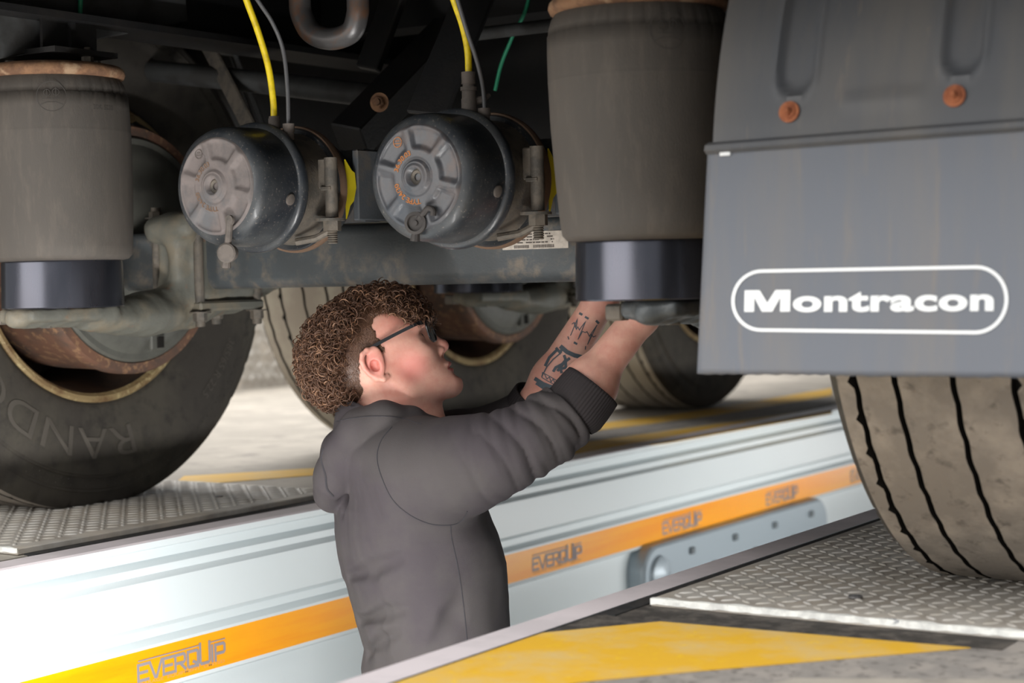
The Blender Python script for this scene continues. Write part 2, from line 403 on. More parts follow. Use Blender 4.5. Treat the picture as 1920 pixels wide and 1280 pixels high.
# pit
ZP = -1.22
pit = tag(empty('wall_left'), kind='structure')
def extr(prof, y0, y1, name, m, parent, mi=None, ang=30):
    b = MB(); v = []; n = len(prof)
    for y in (y0, y1): v += [(x, y, z) for x, z in prof]
    for i in range(n-1): b.add([v[i], v[i+1], v[n+i+1], v[n+i]], [(0, 1, 2, 3)], (mi[i] if mi else 0))
    return b.build(name, m, parent, False)
# far wall : top angle, pressed white panels, orange band, lower panels
P0 = [(XL-.055, .002), (XL, .002), (XL+.004, -.001), (XL+.004, -.012), (XL-.012, -.017), (XL-.014, -.034), (XL+.006, -.043), (XL+.006, -.056)]
extr([(a, b) for a, b in P0[:3]], -6, 9, 'edge_strip', 'strip', pit)
extr(P0[2:], -6, 9, 'edge_angle', 'panel', pit)
def wall_panels(y0, y1, k):
    top = [(XL+.006, -.056), (XL+.022, -.064), (XL+.022, -.140), (XL+.004, -.152), (XL+.004, -.166), (XL+.020, -.175), (XL+.020, -.180)]
    extr(top, y0, y1, 'white_panel', 'panel', pit)
    extr([(XL+.020, -.180), (XL+.020, -.246)], y0, y1, 'orange_band', 'orange', pit)
    low = [(XL+.020, -.246), (XL+.022, -.252), (XL+.004, -.260), (XL+.004, -.38), (XL+.022, -.39), (XL+.022, -.52), (XL+.004, -.53), (XL+.004, -.82), (XL+.02, -.83), (XL+.02, ZP)]
    extr(low, y0, y1, 'white_panel', 'panel', pit)
for k, (a, b) in enumerate(((-6, -3.5), (-3.5, -1), (-1, 1.25), (1.25, 4), (4, 9))): wall_panels(a, b, k)
# EVERQUIP lettering repeated along the band
E_ = [[(0, 0), (0, 1)], [(0, 1), (.82, 1)], [(0, .52), (.72, .52)], [(0, 0), (.82, 0)]]
def letters():
    out = []; x = 0
    def put(ls, w):
        nonlocal x
        out.extend([[(a+x, b) for a, b in l] for l in ls]); x += w
    put([[(.8, 1), (0, 1), (0, 0), (.8, 0)], [(0, .5), (.7, .5)]], .95)
    put([[(.0, 1), (.42, 0), (.55, 0), (.98, 1)]], 1.12)
    put([[(.8, 1), (0, 1), (0, 0), (.8, 0)], [(0, .5), (.7, .5)]], 1.0)
    put([[(0, 0), (0, 1)], [(.18, 1), (.72, 1), (.82, .9), (.82, .55), (.72, .45), (.18, .45)], [(.5, .35), (.84, 0)]], 1.06)
    put([[(.2, 1), (.78, 1), (.88, .9), (.88, 0)], [(.7, 0), (.1, 0), (0, .1), (0, .9), (.02, 1)], [(.5, .3), (.7, .2)]], 1.08)
    xq = x
    put([[(0, 1.32), (0, .12), (.1, 0), (.72, 0), (.82, .1), (.82, 1.32)]], 1.06)
    put([[(0, 0), (0, 1)]], .28)
    put([[(0, 0), (0, 1)], [(.18, 1), (.72, 1), (.82, .9), (.82, .5), (.72, .4), (.18, .4)]], .85)
    return out, xq, x
LT, xq, xw = letters()
subv, subf = text_mesh('GARAGE  EQUIPMENT  LIMITED', 1, .01)
subw = max(p[0] for p in subv)
for i in range(-3, 8):
    y0 = -.340+.626*i; W_ = .215; s = W_/xw; hh = .027
    b = MB()
    for q, (ln, w_) in enumerate([(l, .2) for l in LT]+[([(0, 1.27), (xq, 1.27)], .08), ([(xq+.82, 1.27), (xw, 1.27)], .08)]):
        pl = lambda a, c, y0=y0, q=q: (XL+.0203+q*1e-4, y0+a*s, -.2310+c*hh)
        v, f = strokes([ln], w_, pl); b.add(v, [t[::-1] for t in f])
    k = W_/subw
    b.add([(XL+.0204, y0+p[0]*k, -.2395+p[1]*k*.5) for p in subv], subf, 1)
    b.build('band_lettering', ['logo', 'logosub'], pit, False)
wr = tag(empty('wall_right'), kind='structure')
extr([(XR+.052, .004), (XR, .004), (XR-.003, .001), (XR-.003, -.012)][::1], -6, 9, 'edge_strip', 'strip', wr)
extr([(XR, -.012), (XR, ZP)][::-1], -6, 9, 'white_panel', 'panel', wr)
# black seals beside the strips
b = MB()
b.box((XR+.0525, -.52, -.01), (XR+.078, .62, .003)); b.build('black_seal', 'blackgap', wr, False)
b = MB(); b.box((XL-.083, -.49, -.01), (XL-.0555, .42, .003)); b.build('black_seal', 'blackgap', pit, False)
MB().box((XL-.075, -6, ZP-.1), (XR+.05, 9, ZP)).build('pit_floor', 'darkcon', fl, False)
MB().box((XL-.075, -6.1, ZP), (XR+.05, -6, 0)).build('wall_back', 'concrete', None, False)['kind'] = 'structure'
MB().box((XL-.075, 9, ZP), (XR+.05, 9.1, 0)).build('wall_front', 'concrete', None, False)['kind'] = 'structure'

# checker plates with raised lugs
def lugs(x0, x1, y0, y1, z, pitch=.025, L=.0112, Wd=.0040, H=.0018, rot=0):
    v = []; f = []
    ring = 10; nx = int((x1-x0)/pitch); ny = int((y1-y0)/pitch)
    for i in range(nx):
        for j in range(ny):
            cx = x0+(i+.5)*pitch; cy = y0+(j+.5)*pitch; a = rad(45) if (i+j) % 2 else rad(-45); a += rot
            b = len(v)
            for (sc, hh) in ((1, 0), (.8, .7), (.45, 1)):
                for k in range(ring):
                    t = 2*pi*k/ring; px, py = L*cos(t)*sc*1.1, Wd*sin(t)*sc
                    v.append((cx+px*cos(a)-py*sin(a), cy+px*sin(a)+py*cos(a), z+hh*H))
            for r in (0, 1):
                for k in range(ring): k2 = (k+1) % ring; f.append((b+r*ring+k, b+r*ring+k2, b+(r+1)*ring+k2, b+(r+1)*ring+k))
            f.append(tuple(b+2*ring+k for k in range(ring)))
    return v, f
def checker(x0, x1, y0, y1, label, white_to):
    e = tag(empty('checker_plate', (0, 0, 0)), label, 'steel plate')
    MB().rbox(((x0+x1)/2, (y0+y1)/2, .0065), ((x1-x0)/2, (y1-y0)/2, .0055), .0015).build('plate', 'plate', e, False)
    v, f = lugs(x0+.012, x1-.006, y0+.02, y1-.01, .012)
    o = MB().add(v, f).build('raised_lugs', 'lug', e, True, None); o['kind'] = 'stuff'
    # brushed white paint along the rear edge
    n = 90; bb = MB(); ys = [y0+.0065+.0065*sin(k*.9)*sin(k*.37)+RNG.uniform(-.002, .002) for k in range(n)]
    xs = np.linspace(x0, x1, n)
    v = [(x, y0-.0008, .0035+RNG.uniform(0, .002)) for x in xs]+[(x, y0-.0008, .0124) for x in xs]+[(x, y, .0126) for x, y in zip(xs, ys)]
    f = [(i, i+1, n+i+1, n+i) for i in range(n-1)]+[(n+i, n+i+1, 2*n+i+1, 2*n+i) for i in range(n-1)]
    bb.add(v, f).build('white_edge_paint', 'whitepaint', e, False)
    return e
rp = checker(1.458, 2.36, -.440, .60, 'checker plate under the right rear tyre with white painted edge', 0)
lp = checker(-.62, .298, -.500, .36, 'checker plate under the left rear tyre across the pit', 0)
MB().hexbolt((1.70, -.325, .0135), (0, 0, 1), .006, .003).build('plate_bolt', 'ring', rp)
MB().lathe([(0, .009), (.002, .008), (.003, 0)], (.13, .17, .012), (0, 0, 1), 16).build('plate_bolt', 'ring', lp)
# low chequered wall far behind
bw = tag(empty('wall_far'), kind='structure')
MB().box((-3.7, 2.2, 0), (-2.35, 7, .42)).build('checker_ramp_body', 'plate', bw, False)
v, f = lugs(2.2, 5.2, 0.02, .40, 0, .05, .018, .008, .004)
o = MB().add([(-2.349+z, x, y) for x, y, z in v], [q[::-1] for q in f]).build('raised_lugs', 'lug', bw, True, None); o['kind'] = 'stuff'

# pit lamp on far wall
lm = tag(empty('pit_lamp', (XL+.004, 1.95, -.33)), 'long grey light fitting with rounded ends on the white pit wall below the orange band', 'lamp')
def lw(*p): return (p[0]-lm.location.x, p[1]-lm.location.y, p[2]-lm.location.z)
hy, hz, n = .575, .085, 12
prof = []
for q, (sy, sz) in enumerate(((1, 1), (-1, 1), (-1, -1), (1, -1))):
    for k in range(n+1):
        a = pi/2*(q+k/n); rr = .07; prof.append((sy*(hy-rr)+rr*cos(a), sz*(hz-rr)+rr*sin(a)))
b = MB(); m_ = len(prof)
rings = [(.0, 1), (.035, 1), (.045, .97), (.05, .9)]
v = [(x, a*(1-(1-s)*.12), c*s) for x, s in rings for a, c in prof]
f = [(r*m_+i, r*m_+(i+1) % m_, (r+1)*m_+(i+1) % m_, (r+1)*m_+i) for r in range(3) for i in range(m_)]+[tuple(range(3*m_, 4*m_))]
b.add(v, f).build('housing', 'lamp', lm)
for k in range(8):
    MB().rbox((.053, -.45+.128*k, .045 if k % 2 else -.01), (.005, .011, .009), .002).build('clip', 'dark', lm)
MB().lathe([(0, .05), (.012, .045), (.02, .03), (.024, 0)], (.048, -.50, .01), (1, 0, 0), 28).build('end_dome', 'lamp', lm)

# ================================================================== TRAILER
TR = tag(empty('semi_trailer', (0, 0, 0)), 'three axle semi trailer standing over the inspection pit, seen from behind underneath', 'trailer')
def part(name, parent=TR, loc=(0, 0, 0)): return empty(name, loc, parent)
R0 = .512; ZC = .5135
def tyre_mesh(mt, notch=True):
    W = .365; prof = []   # (x inward positive is 0 .. -W), radius, material
    def add(x, r, m): prof.append((x, r, m))
    for x, r in ((-.035, .296), (-.022, .300), (-.014, .312), (-.010, .335), (-.003, .36), (.002, .39), (.003, .42), (.001, .442), (-.001, .4425), (-.001, .447), (-.0045, .448), (-.008, .47), (-.0095, .471), (-.0095, .476), (-.012, .477), (-.018, .492), (-.024, .503)): add(x, r, 1)
    crown = lambda x: .5135-.006*((x+W/2)/(W/2))**2*((abs(x+W/2)/(W/2))**2*.6+.4)
    gs = [-.058, -.110, -.182, -.254, -.306]
    add(-.030, .5065, 1); xs = -.034
    add(xs, crown(xs), 0)
    for g_ in gs:
        hw = .0038
        a = xs
        for t in (.33, .66): x = a+(g_+hw-a)*t; add(x, crown(x), 0)
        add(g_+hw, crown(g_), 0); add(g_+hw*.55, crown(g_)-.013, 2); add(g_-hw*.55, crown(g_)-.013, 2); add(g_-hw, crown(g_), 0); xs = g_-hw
    for t in (.33, .66): x = xs+(-W+.034-xs)*t; add(x, crown(x), 0)
    add(-W+.034, crown(-W+.034), 0); add(-W+.030, .5065, 1)
    for x, r in ((-.024, .503), (-.018, .492), (-.008, .47), (.001, .445), (.003, .42), (-.003, .36), (-.014, .312), (-.035, .296)): add(-W-x, r, 1)
    n = 360; m = len(prof); th = np.arange(n)*2*pi/n
    V = np.zeros((m, n, 3)); MI = []
    nxt = RNG.uniform(-1, 1, (5, n))
    for j, (x, r, mm) in enumerate(prof):
        rr = np.full(n, r); xx = np.full(n, x)
        for gi, g_ in enumerate(gs):
            if abs(x-g_) < .0045: xx = xx+.0011*np.sin(th*60+gi)*(1 if j % 2 else .8)+.0004*nxt[gi]
        if abs(x-gs[0]-.0038) < 1e-6: xx = xx+np.where(np.arange(n) % 6 < 1, .006, 0)
        if abs(x-gs[3]+.0038) < 1e-6: xx = xx-np.where(np.arange(n) % 6 < 1, .006, 0)
        if abs(x) < .03 and r > .494 or x < -W+.03 and r > .494:    # shoulder notches
            if notch: rr = rr-np.where((np.arange(n) % 10) < 1, .006, 0)
        V[j, :, 0] = xx; V[j, :, 1] = rr*np.cos(th); V[j, :, 2] = rr*np.sin(th)
    f = []; mi = []
    for j in range(m-1):
        k = max(prof[j][2], prof[j+1][2]) if 2 in (prof[j][2], prof[j+1][2]) else max(prof[j][2], prof[j+1][2])
        for i in range(n): f.append((j*n+i, j*n+(i+1) % n, (j+1)*n+(i+1) % n, (j+1)*n+i)); mi.append(k)
    f = np.array(f); V = V.reshape(-1, 3)
    return V, f, np.array(mi)
TV, TF, TM = tyre_mesh('x')
tyre_me = {}
def rim_parts(w, mirrored):
    b = MB()
    b.lathe([(-.030, .2965), (-.024, .3005), (-.018, .3005), (-.014, .296), (-.016, .288), (-.024, .282)], (0, 0, 0), (1, 0, 0), 96, 0, False)
    b.build('rim_flange', 'rim', w)
    b = MB().lathe([(-.024, .282), (-.05, .276), (-.10, .262), (-.20, .258), (-.26, .256), (-.262, .10), (-.262, .0)], (0, 0, 0), (1, 0, 0), 72, 0, False)
    b.build('rim', 'rimin', w)
    b = MB().lathe([(-.262, .10), (-.25, .215), (-.10, .232), (.03, .236), (.05, .243), (.075, .243), (.082, .239), (.082, .222), (.07, .218)], (0, 0, 0), (1, 0, 0), 72, 0, False)
    b.build('brake_drum', 'drum', w)
    b = MB().lathe([(.066, .221), (.084, .2195), (.089, .215), (.088, .204), (.097, .190), (.104, .172), (.108, .10), (.108, .06)], (0, 0, 0), (1, 0, 0), 72)
    b.build('dust_cover', 'cover', w)
    b = MB(); ring = []
    a = rad(-78 if not mirrored else -70)
    for (dy, dz) in ((0, 0),):
        c = Vector((.100, .187*cos(a), .187*sin(a)))
        b.rbox(c, (.006, .020, .016), .003); b.rbox(c+Vector((.0065, .004, 0)), (.002, .009, .011), .001, 1)
    b.build('inspection_hole', ['cover', 'groove'], w)
def wheel(y, side, mt, label, plate=True):
    x0 = 0 if side < 0 else 1.705
    w = part('wheel', TR, (x0, y, ZC)); w['label'] = label
    V = TV.copy()
    V[:, 2] = np.maximum(V[:, 2], -ZC+(.0128 if plate else .001))
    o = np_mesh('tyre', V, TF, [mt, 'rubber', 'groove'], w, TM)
    o.data.set_sharp_from_angle(angle=rad(40))
    rim_parts(w, False)
    if side > 0: w.rotation_euler = (0, 0, pi); 
    return w
WL = wheel(0, -1, 'tread', 'left rear wheel with dusty black sidewall and rusty rim')
WR = wheel(0, 1, 'tread', 'right rear wheel, dusty grey tread below the mudflap')
WM = wheel(1.33, -1, 'tread_pale', 'left middle wheel behind the man with pale dusty tread', False)
WF = wheel(2.65, -1, 'tread_pale', 'left front axle wheel, farthest, behind the forearms', False)
for yy in (1.33, 2.65): wheel(yy, 1, 'tread', None or 'right wheel hidden behind the right rear wheel', False)
# sidewall lettering on left rear wheel (raised, follows the bead, upside down at the bottom)
def side_r(r): return float(np.interp(r, [.312, .335, .36, .39, .42, .442, .448, .47, .477], [-.014, -.010, -.003, .002, .003, .001, -.0045, -.008, -.012]))
def arc_text(s, a0, r0, size, d, xs=1.0, sp=1.0, lift=.0025):
    v, f = text_mesh(s, size, .0, xs, sp); w_ = max(p[0] for p in v)
    lst = []
    for (a, b) in v:
        ang = a0-(a-w_/2)/r0*d; r = r0+b
        lst.append((side_r(r)+lift, r*cos(ang), r*sin(ang)))
    return lst, f
b = MB()
v, f = arc_text('RANDOL', rad(-118), .352, .085, 1, 1.35, 1.05); b.add(v, f).build('raised_lettering', 'letter', WL, False); b = MB()
v, f = arc_text('385/65 R 22.5', rad(-38), .40, .026, 1); b.add(v, f)
b.build('raised_lettering', 'letter', WL, False)
b = MB()
for k in range(150):   # moulded dots on the shoulder rings
    a = 2*pi*k/150
    for r in (.4535, .4645): b.rbox((side_r(r)+.0006, r*cos(a+(.02 if r > .46 else 0)), r*sin(a+(.02 if r > .46 else 0))), (.0008, .0016, .0016), .0005)
b.build('moulded_dots', 'rubber', WL, False)['kind'] = 'stuff'

# axle beams (square tube with round corners)
def axle(y):
    h, r = .0545, .02; prof = []
    for q, (sy, sz) in enumerate(((1, 1), (-1, 1), (-1, -1), (1, -1))):
        for k in range(7):
            a = pi/2*(q+k/6); prof.append((sy*(h-r)+r*cos(a), sz*(h-r)+r*sin(a)))
    b = MB(); m_ = len(prof); st = [.09, .16, .20, .6, 1.1, 1.5, 1.54, 1.61]; v = []
    for x in st: v += [(x, a+y, c+.487) for a, c in prof]
    b.add(v, [(r_*m_+i, r_*m_+(i+1) % m_, (r_+1)*m_+(i+1) % m_, (r_+1)*m_+i) for r_ in range(len(st)-1) for i in range(m_)])
    b.build('axle_beam', 'axle', TR, True, 30)
for y in (0, 1.33, 2.65): axle(y)
# identification sticker on rear axle
st_ = part('axle_label', TR, (1.045, -.0552, .5015)); st_['label'] = 'pale printed identification label with bar codes'
b = MB().rbox((0, 0, 0), (.0635, .0006, .0145), .0005); b.build('label_plate', 'sticker', st_, False)
b = MB()
for row, z in enumerate((.010, .0055, .001, -.0035)):
    x = -.042
    while x < .036:
        w_ = RNG.uniform(.002, .012)
        if RNG.random() < .78: b.box((x, -.0011, z-.0011), (min(x+w_, .037), -.0008, z+.0011))
        x += w_+.0016
x = -.040
while x < .036:
    w_ = RNG.uniform(.0005, .0014)
    if not -.012 < x < -.004: b.box((x, -.0011, -.0125), (x+w_, -.0008, -.0075))
    x += w_+.0009
b.box((-.061, -.0011, .0095), (-.05, -.0008, .0115))
v, f = strokes([[(-.053+.0065*cos(t), -.001+.0075*sin(t)) for t in np.linspace(0, 2*pi, 24)], [(-.058, -.003), (-.048, -.003)], [(-.056, .002), (-.054, .002)], [(-.052, .002), (-.050, .002)]], .0009, lambda a, c: (a, -.0009, c)); b.add(v, f)
b.build('printed_text', 'ink', st_, False)
MB().lathe([(0, .007), (.001, .007)], (1.118, -.0548, .497), (0, -1, 0), 20).build('axle_stud', 'dirtysteel', TR)

# trailing arms with spring seats and clamps
def arm(y, x, full=True, m='cast'):
    a = part('trailing_arm', TR, (x, y, 0)); s = 1 if x < .85 else -1
    def fn(P):
        d = s_chain(P, [(0, -.47, .392), (0, -.30, .392), (0.0, -.17, .394), (0, -.05, .412), (0, .06, .43), (0, .3, .50), (0, .52, .57)], [.014, .019, .034, .044, .040, .036, .045], .02)
        d = smin(d, s_box(P, (0, -.37, .397), (.042, .10, .012), .008), .02)
        d = smin(d, s_ell(P, (0, -.18, .384), (.045, .12, .026)), .03)
        # saddle rising round the axle
        d = smin(d, s_box(P, (0, 0, .487), (.05, .085, .070), .015), .03)
        d = smin(d, s_cap(P, (.02, -.085, .42), (.02, -.10, .545), .022), .02)
        d = smin(d, s_cap(P, (-.02, -.105, .545), (.045, -.105, .55), .026), .02)
        d = smax(d, -s_ell(P, (.055*s, -.11, .46), (.02, .03, .06)), .012)
        d = smax(d, -s_cap(P, (.06*s, -.33, .375), (.06*s, -.12, .372), .012), .01)
        return d+.0015*pnoise(P, 60, 3)
    v, f = implicit(fn, (-.10, -.52, .30), (.10, .62, .66), .005)
    np_mesh('arm_casting', v, f, m, a)
    for sx in (-1, 1):          # U-bolts with nuts beneath and above
        for sy in (-1, 1):
            b = MB(); px_, py_ = sx*.052, sy*.078
            b.lathe([(0, .009), (.222, .009)], (px_, py_, .365), (0, 0, 1), 14)
            b.hexbolt((px_, py_, .392), (0, 0, -1), .013, .018, 0, .010)
            b.hexbolt((px_, py_, .566), (0, 0, 1), .013, .014, 0, .006)
            b.build('clamp_bolt', 'dirtysteel', a)
    MB().rbox((0, 0, .402), (.064, .088, .009), .004).build('clamp_plate', 'cast', a); MB().rbox((0, 0, .558), (.064, .090, .009), .004).build('clamp_plate', 'cast', a)
    MB().rbox((-.052, -.455, .393), (.013, .013, .011), .003).build('seat_nut', 'dirtysteel', a); MB().hexbolt((0, -.40, .386), (0, 0, -1), .012, .012).build('seat_bolt', 'dirtysteel', a)
    return a
for y in (0, 1.33): arm(y, .275); 
arm(0, 1.478, m='axle')  # same casting in a darker material, shade put into its colour
arm(1.33, 1.478); arm(2.65, .275)
# right spring seat, darker lump beneath the piston
def air_spring(x, y, dx=0, label=None, marks=False):
    a = part('air_spring', TR, (x, y, 0))
    if label: a['label'] = label
    b = MB().lathe([(.4085, .0), (.4085, .1000), (.4105, .1015), (.414, .1012), (.484, .1), (.490, .0985), (.496, .094), (.496, 0)], (0, 0, 0), (0, 0, 1), 96)
    b.build('piston', 'piston', a, True, 40)
    n = 192; prof = [(.497, .085), (.4895, .092), (.487, .101), (.489, .110), (.496, .1165), (.512, .1185), (.56, .1215), (.64, .1250), (.698, .12555), (.6995, .1257), (.701, .1257), (.7025, .12553), (.706, .1255), (.74, .1248), (.7615, .1238), (.7618, .1226), (.77, .1218), (.784, .117), (.792, .111), (.80, .104)]
    V = []; th = np.arange(n)*2*pi/n
    for z, r in prof:
        rr = np.full(n, r)
        if .761 < z < .79: rr = rr-np.where(np.arange(n) % 6 == 0, .0014, 0)
        t = (z-.49)/.3
        V.append(np.c_[rr*np.cos(th)+dx*t, rr*np.sin(th), np.full(n, z)])
    f = np.array([(j*n+i, j*n+(i+1) % n, (j+1)*n+(i+1) % n, (j+1)*n+i) for j in range(len(prof)-1) for i in range(n)])
    np_mesh('rubber_bellows', np.concatenate(V), f, 'bag', a)
    b = MB().lathe([(.789, .10), (.789, .111), (.793, .1185), (.799, .121), (.806, .1195), (.811, .114), (.814, .10), (.815, 0)], (dx, 0, 0), (0, 0, 1), 96)
    b.build('top_plate', 'rust', a, True, 60)
    for q, (bx, by) in enumerate(((-.065, -.03), (.065, .02), (0.03, .07))):
        MB().hexbolt((dx+bx, by, .815), (0, 0, 1), .010, .016, 0, .012).build('top_bolt', 'dirtysteel', a)
    # moulded round emblem and small print on the camera side
    d = np.array([CAM[0]-x, CAM[1]-y]); ca = math.atan2(d[1], d[0])
    return a, ca
def on_bag(ca, x, y, dx, a0, z0, r=.1264):
    def pl(a, c):
        z = z0+c; ang = ca+a0+a/r; t = (z-.49)/.3; rad_ = float(np.interp(z, [.49, .512, .56, .64, .70, .74, .762], [.113, .1185, .1215, .125, .1255, .1248, .1236]))+.0006
        return (dx*t+rad_*cos(ang), rad_*sin(ang), z)
    return pl
circle = lambda r, n=40, cx=0, cy=0: [(cx+r*cos(t), cy+r*sin(t)) for t in np.linspace(0, 2*pi, n+1)]
def emblem(parent, pl, R=.026, w=.0009, m='bagdark'):
    L_ = [circle(R), [(-R*.75, -R*.55), (-R*.3, -R*.38), (R*.3, -R*.38), (R*.75, -R*.55)], circle(R*.22, 16, -R*.3, R*.25), circle(R*.22, 16, R*.3, R*.3),
          [(-R*.3, R*.5), (-R*.3, -R*.1)], [(R*.3, R*.6), (R*.3, 0)], [(-R*.6, -R*.15), (R*.6, -R*.15)]]
    v, f = strokes(L_, w, pl, .003); o = MB().add(v, f).build('moulded_emblem', m, parent, False); return o
aL, caL = air_spring(.318, -.40, -.010, 'air spring above the left rear wheel, greyish rubber with rusty rim')
emblem(aL, on_bag(caL, .318, -.4, -.010, -.02, .752), .024)
v, f = text_mesh('30K 5230', .011); pl = on_bag(caL, 0, 0, -.01, .52, .733); MB().add([pl(a, c) for a, c in v], f).build('moulded_text', 'bagdark', aL, False)
aR, caR = air_spring(1.446, -.40, -.010, 'large air spring left of the mudflap, grey brown rubber on a steel piston')
emblem(aR, on_bag(caR, 0, 0, -.010, .30, .752), .024)
for x, y in ((.318, .845), (1.446, .845)): air_spring(x, y)

# brake chambers
def chamber(x, z, fm, idx):
    c = part('brake_chamber', TR, (x, -.42, z))
    y = (0, 1, 0)
    Rf = .094
    # housing
    b = MB().lathe([(.0, .076), (.002, .082), (.007, .0885), (.016, .0925), (.03, .094), (.083, .0955)], (0, 0, 0), y, 72, 0, False)
    b.build('spring_housing', 'chamber', c, True, 50)
    b = MB().lathe([(.083, .0955), (.084, .101), (.089, .1045), (.097, .1045), (.101, .102), (.104, .098), (.104, .09)], (0, 0, 0), y, 72, 0, False)
    b.build('crimped_flange', 'chamber', c, True, 60)
    b = MB().lathe([(.104, .092), (.125, .088), (.165, .088), (.180, .092)], (0, 0, 0), y, 64, 0, False)
    b.build('centre_body', 'dirtysteel', c, True, 50)
    b = MB().lathe([(.180, .09), (.178, .0985), (.184, .102), (.196, .102), (.202, .0985), (.202, .09), (.235, .086), (.262, .07), (.275, .045), (.275, 0)], (0, 0, 0), y, 64, 0, False)
    b.build('service_housing', 'chamber', c, True, 50)
    MB().lathe([(.182, .1005), (.182, .1035), (.186, .1045), (.192, .1045), (.197, .1035), (.197, .1005)], (0, 0, 0), y, 64, 0, False).build('clamp_band', 'stain', c)
    # pressed end face with raised pads and a central recess
    n, m_ = 120, 40; V = []; 
    for j in range(m_+1):
        r = .0765*j/m_
        for i in range(n):
            t = 2*pi*i/n; h = 0.0
            # centre boss
            if r < .012: h += .006
            elif r < .019: h += -.006
            elif r < .024: h += -.004
            elif r < .027: h += .001
            h -= 0
            # pads
            s6 = (t*6/(2*pi)+.25) % 1; e_ = min(s6, 1-s6)*2
            pad = 1/(1+math.exp(-(r-.043)/.0012))*1/(1+math.exp((r-.072)/.0012))*1/(1+math.exp(-(e_-.30-(.043-r)*3)/.03))
            h += .006*pad-.006
            if r > .072: h *= max(0, (.0765-r)/.0045)
            V.append((r*cos(t), h, r*sin(t)))
    f = [(j*n+i, (j+1)*n+i, (j+1)*n+(i+1) % n, j*n+(i+1) % n) for j in range(m_) for i in range(n)]
    np_mesh('end_face', np.array(V), np.array(f), fm, c)
    MB().lathe([(-.002, .0055), (-.004, .009), (-.002, .012), (.002, .012)], (0, 0, 0), y, 24, 0, False).build('centre_bolt', 'dirtysteel', c)
    MB().lathe([(-.0030, .021), (-.0065, .0235), (-.0065, .0265), (-.002, .031)], (0, .002, 0), y, 48, 0, False).build('centre_rim', fm, c)
    # breather plug on the side
    MB().lathe([(0, .009), (.003, .009), (.004, .007)], (.0945*cos(rad(-14)), .066, .0945*sin(rad(-14))), (cos(rad(-14)), 0, sin(rad(-14))), 24).build('breather_plug', 'greyrub', c)
    # clamp bolt on the right side, with washer, nut and threads
    b = MB(); bx, by = .108, .150
    b.tube([(bx, by, .045), (bx, by, -.05)], .0105, 12); b.rbox((bx-.004, by, -.004), (.010, .011, .003), .001)
    b.rbox((bx-.008, by, .02), (.014, .007, .024), .002)
    b.build('clamp_lug', 'dirtysteel', c)
    b = MB().lathe([(-.052, .024), (-.056, .024)], (bx-.004, by, 0), (0, 0, 1), 20).lathe([(-.056, .0145), (-.072, .0145)], (bx, by, 0), (0, 0, 1), 6)
    pr = [(-.072, .008)]
    for k in range(6): pr += [(-.072-.0035*k-.0012, .0088), (-.072-.0035*k-.003, .0068)]
    b.lathe(pr, (bx, by, 0), (0, 0, 1), 16); b.build('clamp_nut', 'dirtysteel', c, True, 30)
    b = MB().tube([(bx-.06, by-.02, -.088), (bx-.03, by-.005, -.083), (bx, by, -.07)], .006, 8); b.build('clamp_strap', 'dirtysteel', c)
    # yellow tag behind the second flange
    b = MB()
    pts = [(.0, .045), (.016, .028), (.024, .024), (.027, .0), (.020, -.022), (.010, -.030), (.0, -.052)]
    v = [(.094+.0, .203+a, cc) for a, cc in pts]+[(.096, .203+a, cc) for a, cc in pts]
    k = len(pts); b.add(v, [tuple(range(k)), tuple(range(2*k-1, k-1, -1))]+[(i, i+1, k+i+1, k+i) for i in range(k-1)])
    b.build('yellow_tag', 'yellowtag', c, False)
    # stamped orange lettering
    b = MB()
    for s_, a0, d in (('36.30.03', 135, -1), ('TYPE 24/30', 238, -1)):
        v, f = text_mesh(s_, .0105, .0002); w_ = max(p[0] for p in v); r0 = .0325
        lst = []
        for (a, q) in v:
            ang = rad(a0)+(a-w_/2)/r0*d; r = r0+q if a0 < 180 else r0+q
            lst.append((r*cos(ang), -.0052 if fm else 0, r*sin(ang)))
        b.add([(p[0], -.0067, p[2]) for p in lst], f)
    b.build('stamped_text', 'orangeprint' if idx else 'stain', c, False)
    v, f = strokes([circle(.0072, 24, -.035, .052), [(-.040, .050), (-.030, .050)], [(-.038, .054), (-.036, .054)], [(-.034, .054), (-.032, .054)]], .0011, lambda a, q: (a, -.0012, q), .002)
    MB().add(v, f).build('stamped_emblem', 'ink' if not idx else 'orangeprint', c, False)
    # mounting bracket to the axle
    b = MB().box((-.03, .262, -.055), (.088, .30, .065)).rbox((.09, .33, .005), (.006, .095, .058), .002)
    b.build('mounting_bracket', 'bracket', c, True, 30)
    return c
cL = chamber(.690, .595, 'dustface', 0); cL['label'] = 'left brake chamber with evenly dusty end face'
cR = chamber(1.080, .590, 'face2', 1); cR['label'] = 'right brake chamber with darker glossy end face'
# rubber plugs hanging on the faces
b = MB(); pt = lambda px, py, dy=0: np.array(PX(px, py, y=-.428-dy))-np.array([.690, -.42, .595])
b.tube(spline([pt(431, 412), pt(429, 440), pt(427, 462)], 4), .0055, 10)
b.lathe([(0, .0085), (.004, .008), (.005, 0)], pt(432, 413), (0, -1, 0), 20)
b.lathe([(0, .0155), (.006, .0155), (.008, .013), (.0085, 0)], pt(427, 474), (.35, -1, 0), 28)
b.lathe([(-.012, .0130), (0, .0150)], pt(427, 474), (.35, -1, 0), 28)
b.tube([pt(425, 484), pt(424, 502)], [.006, .0075], 10); b.build('rubber_plug', 'greyrub', cL)
b = MB(); pt = lambda px, py, dy=0: np.array(PX(px, py, y=-.428-dy))-np.array([1.080, -.42, .590])
b.tube(spline([pt(812, 404), pt(812, 394), pt(803, 390), pt(793, 401), pt(785, 410)], 4), .0045, 10)
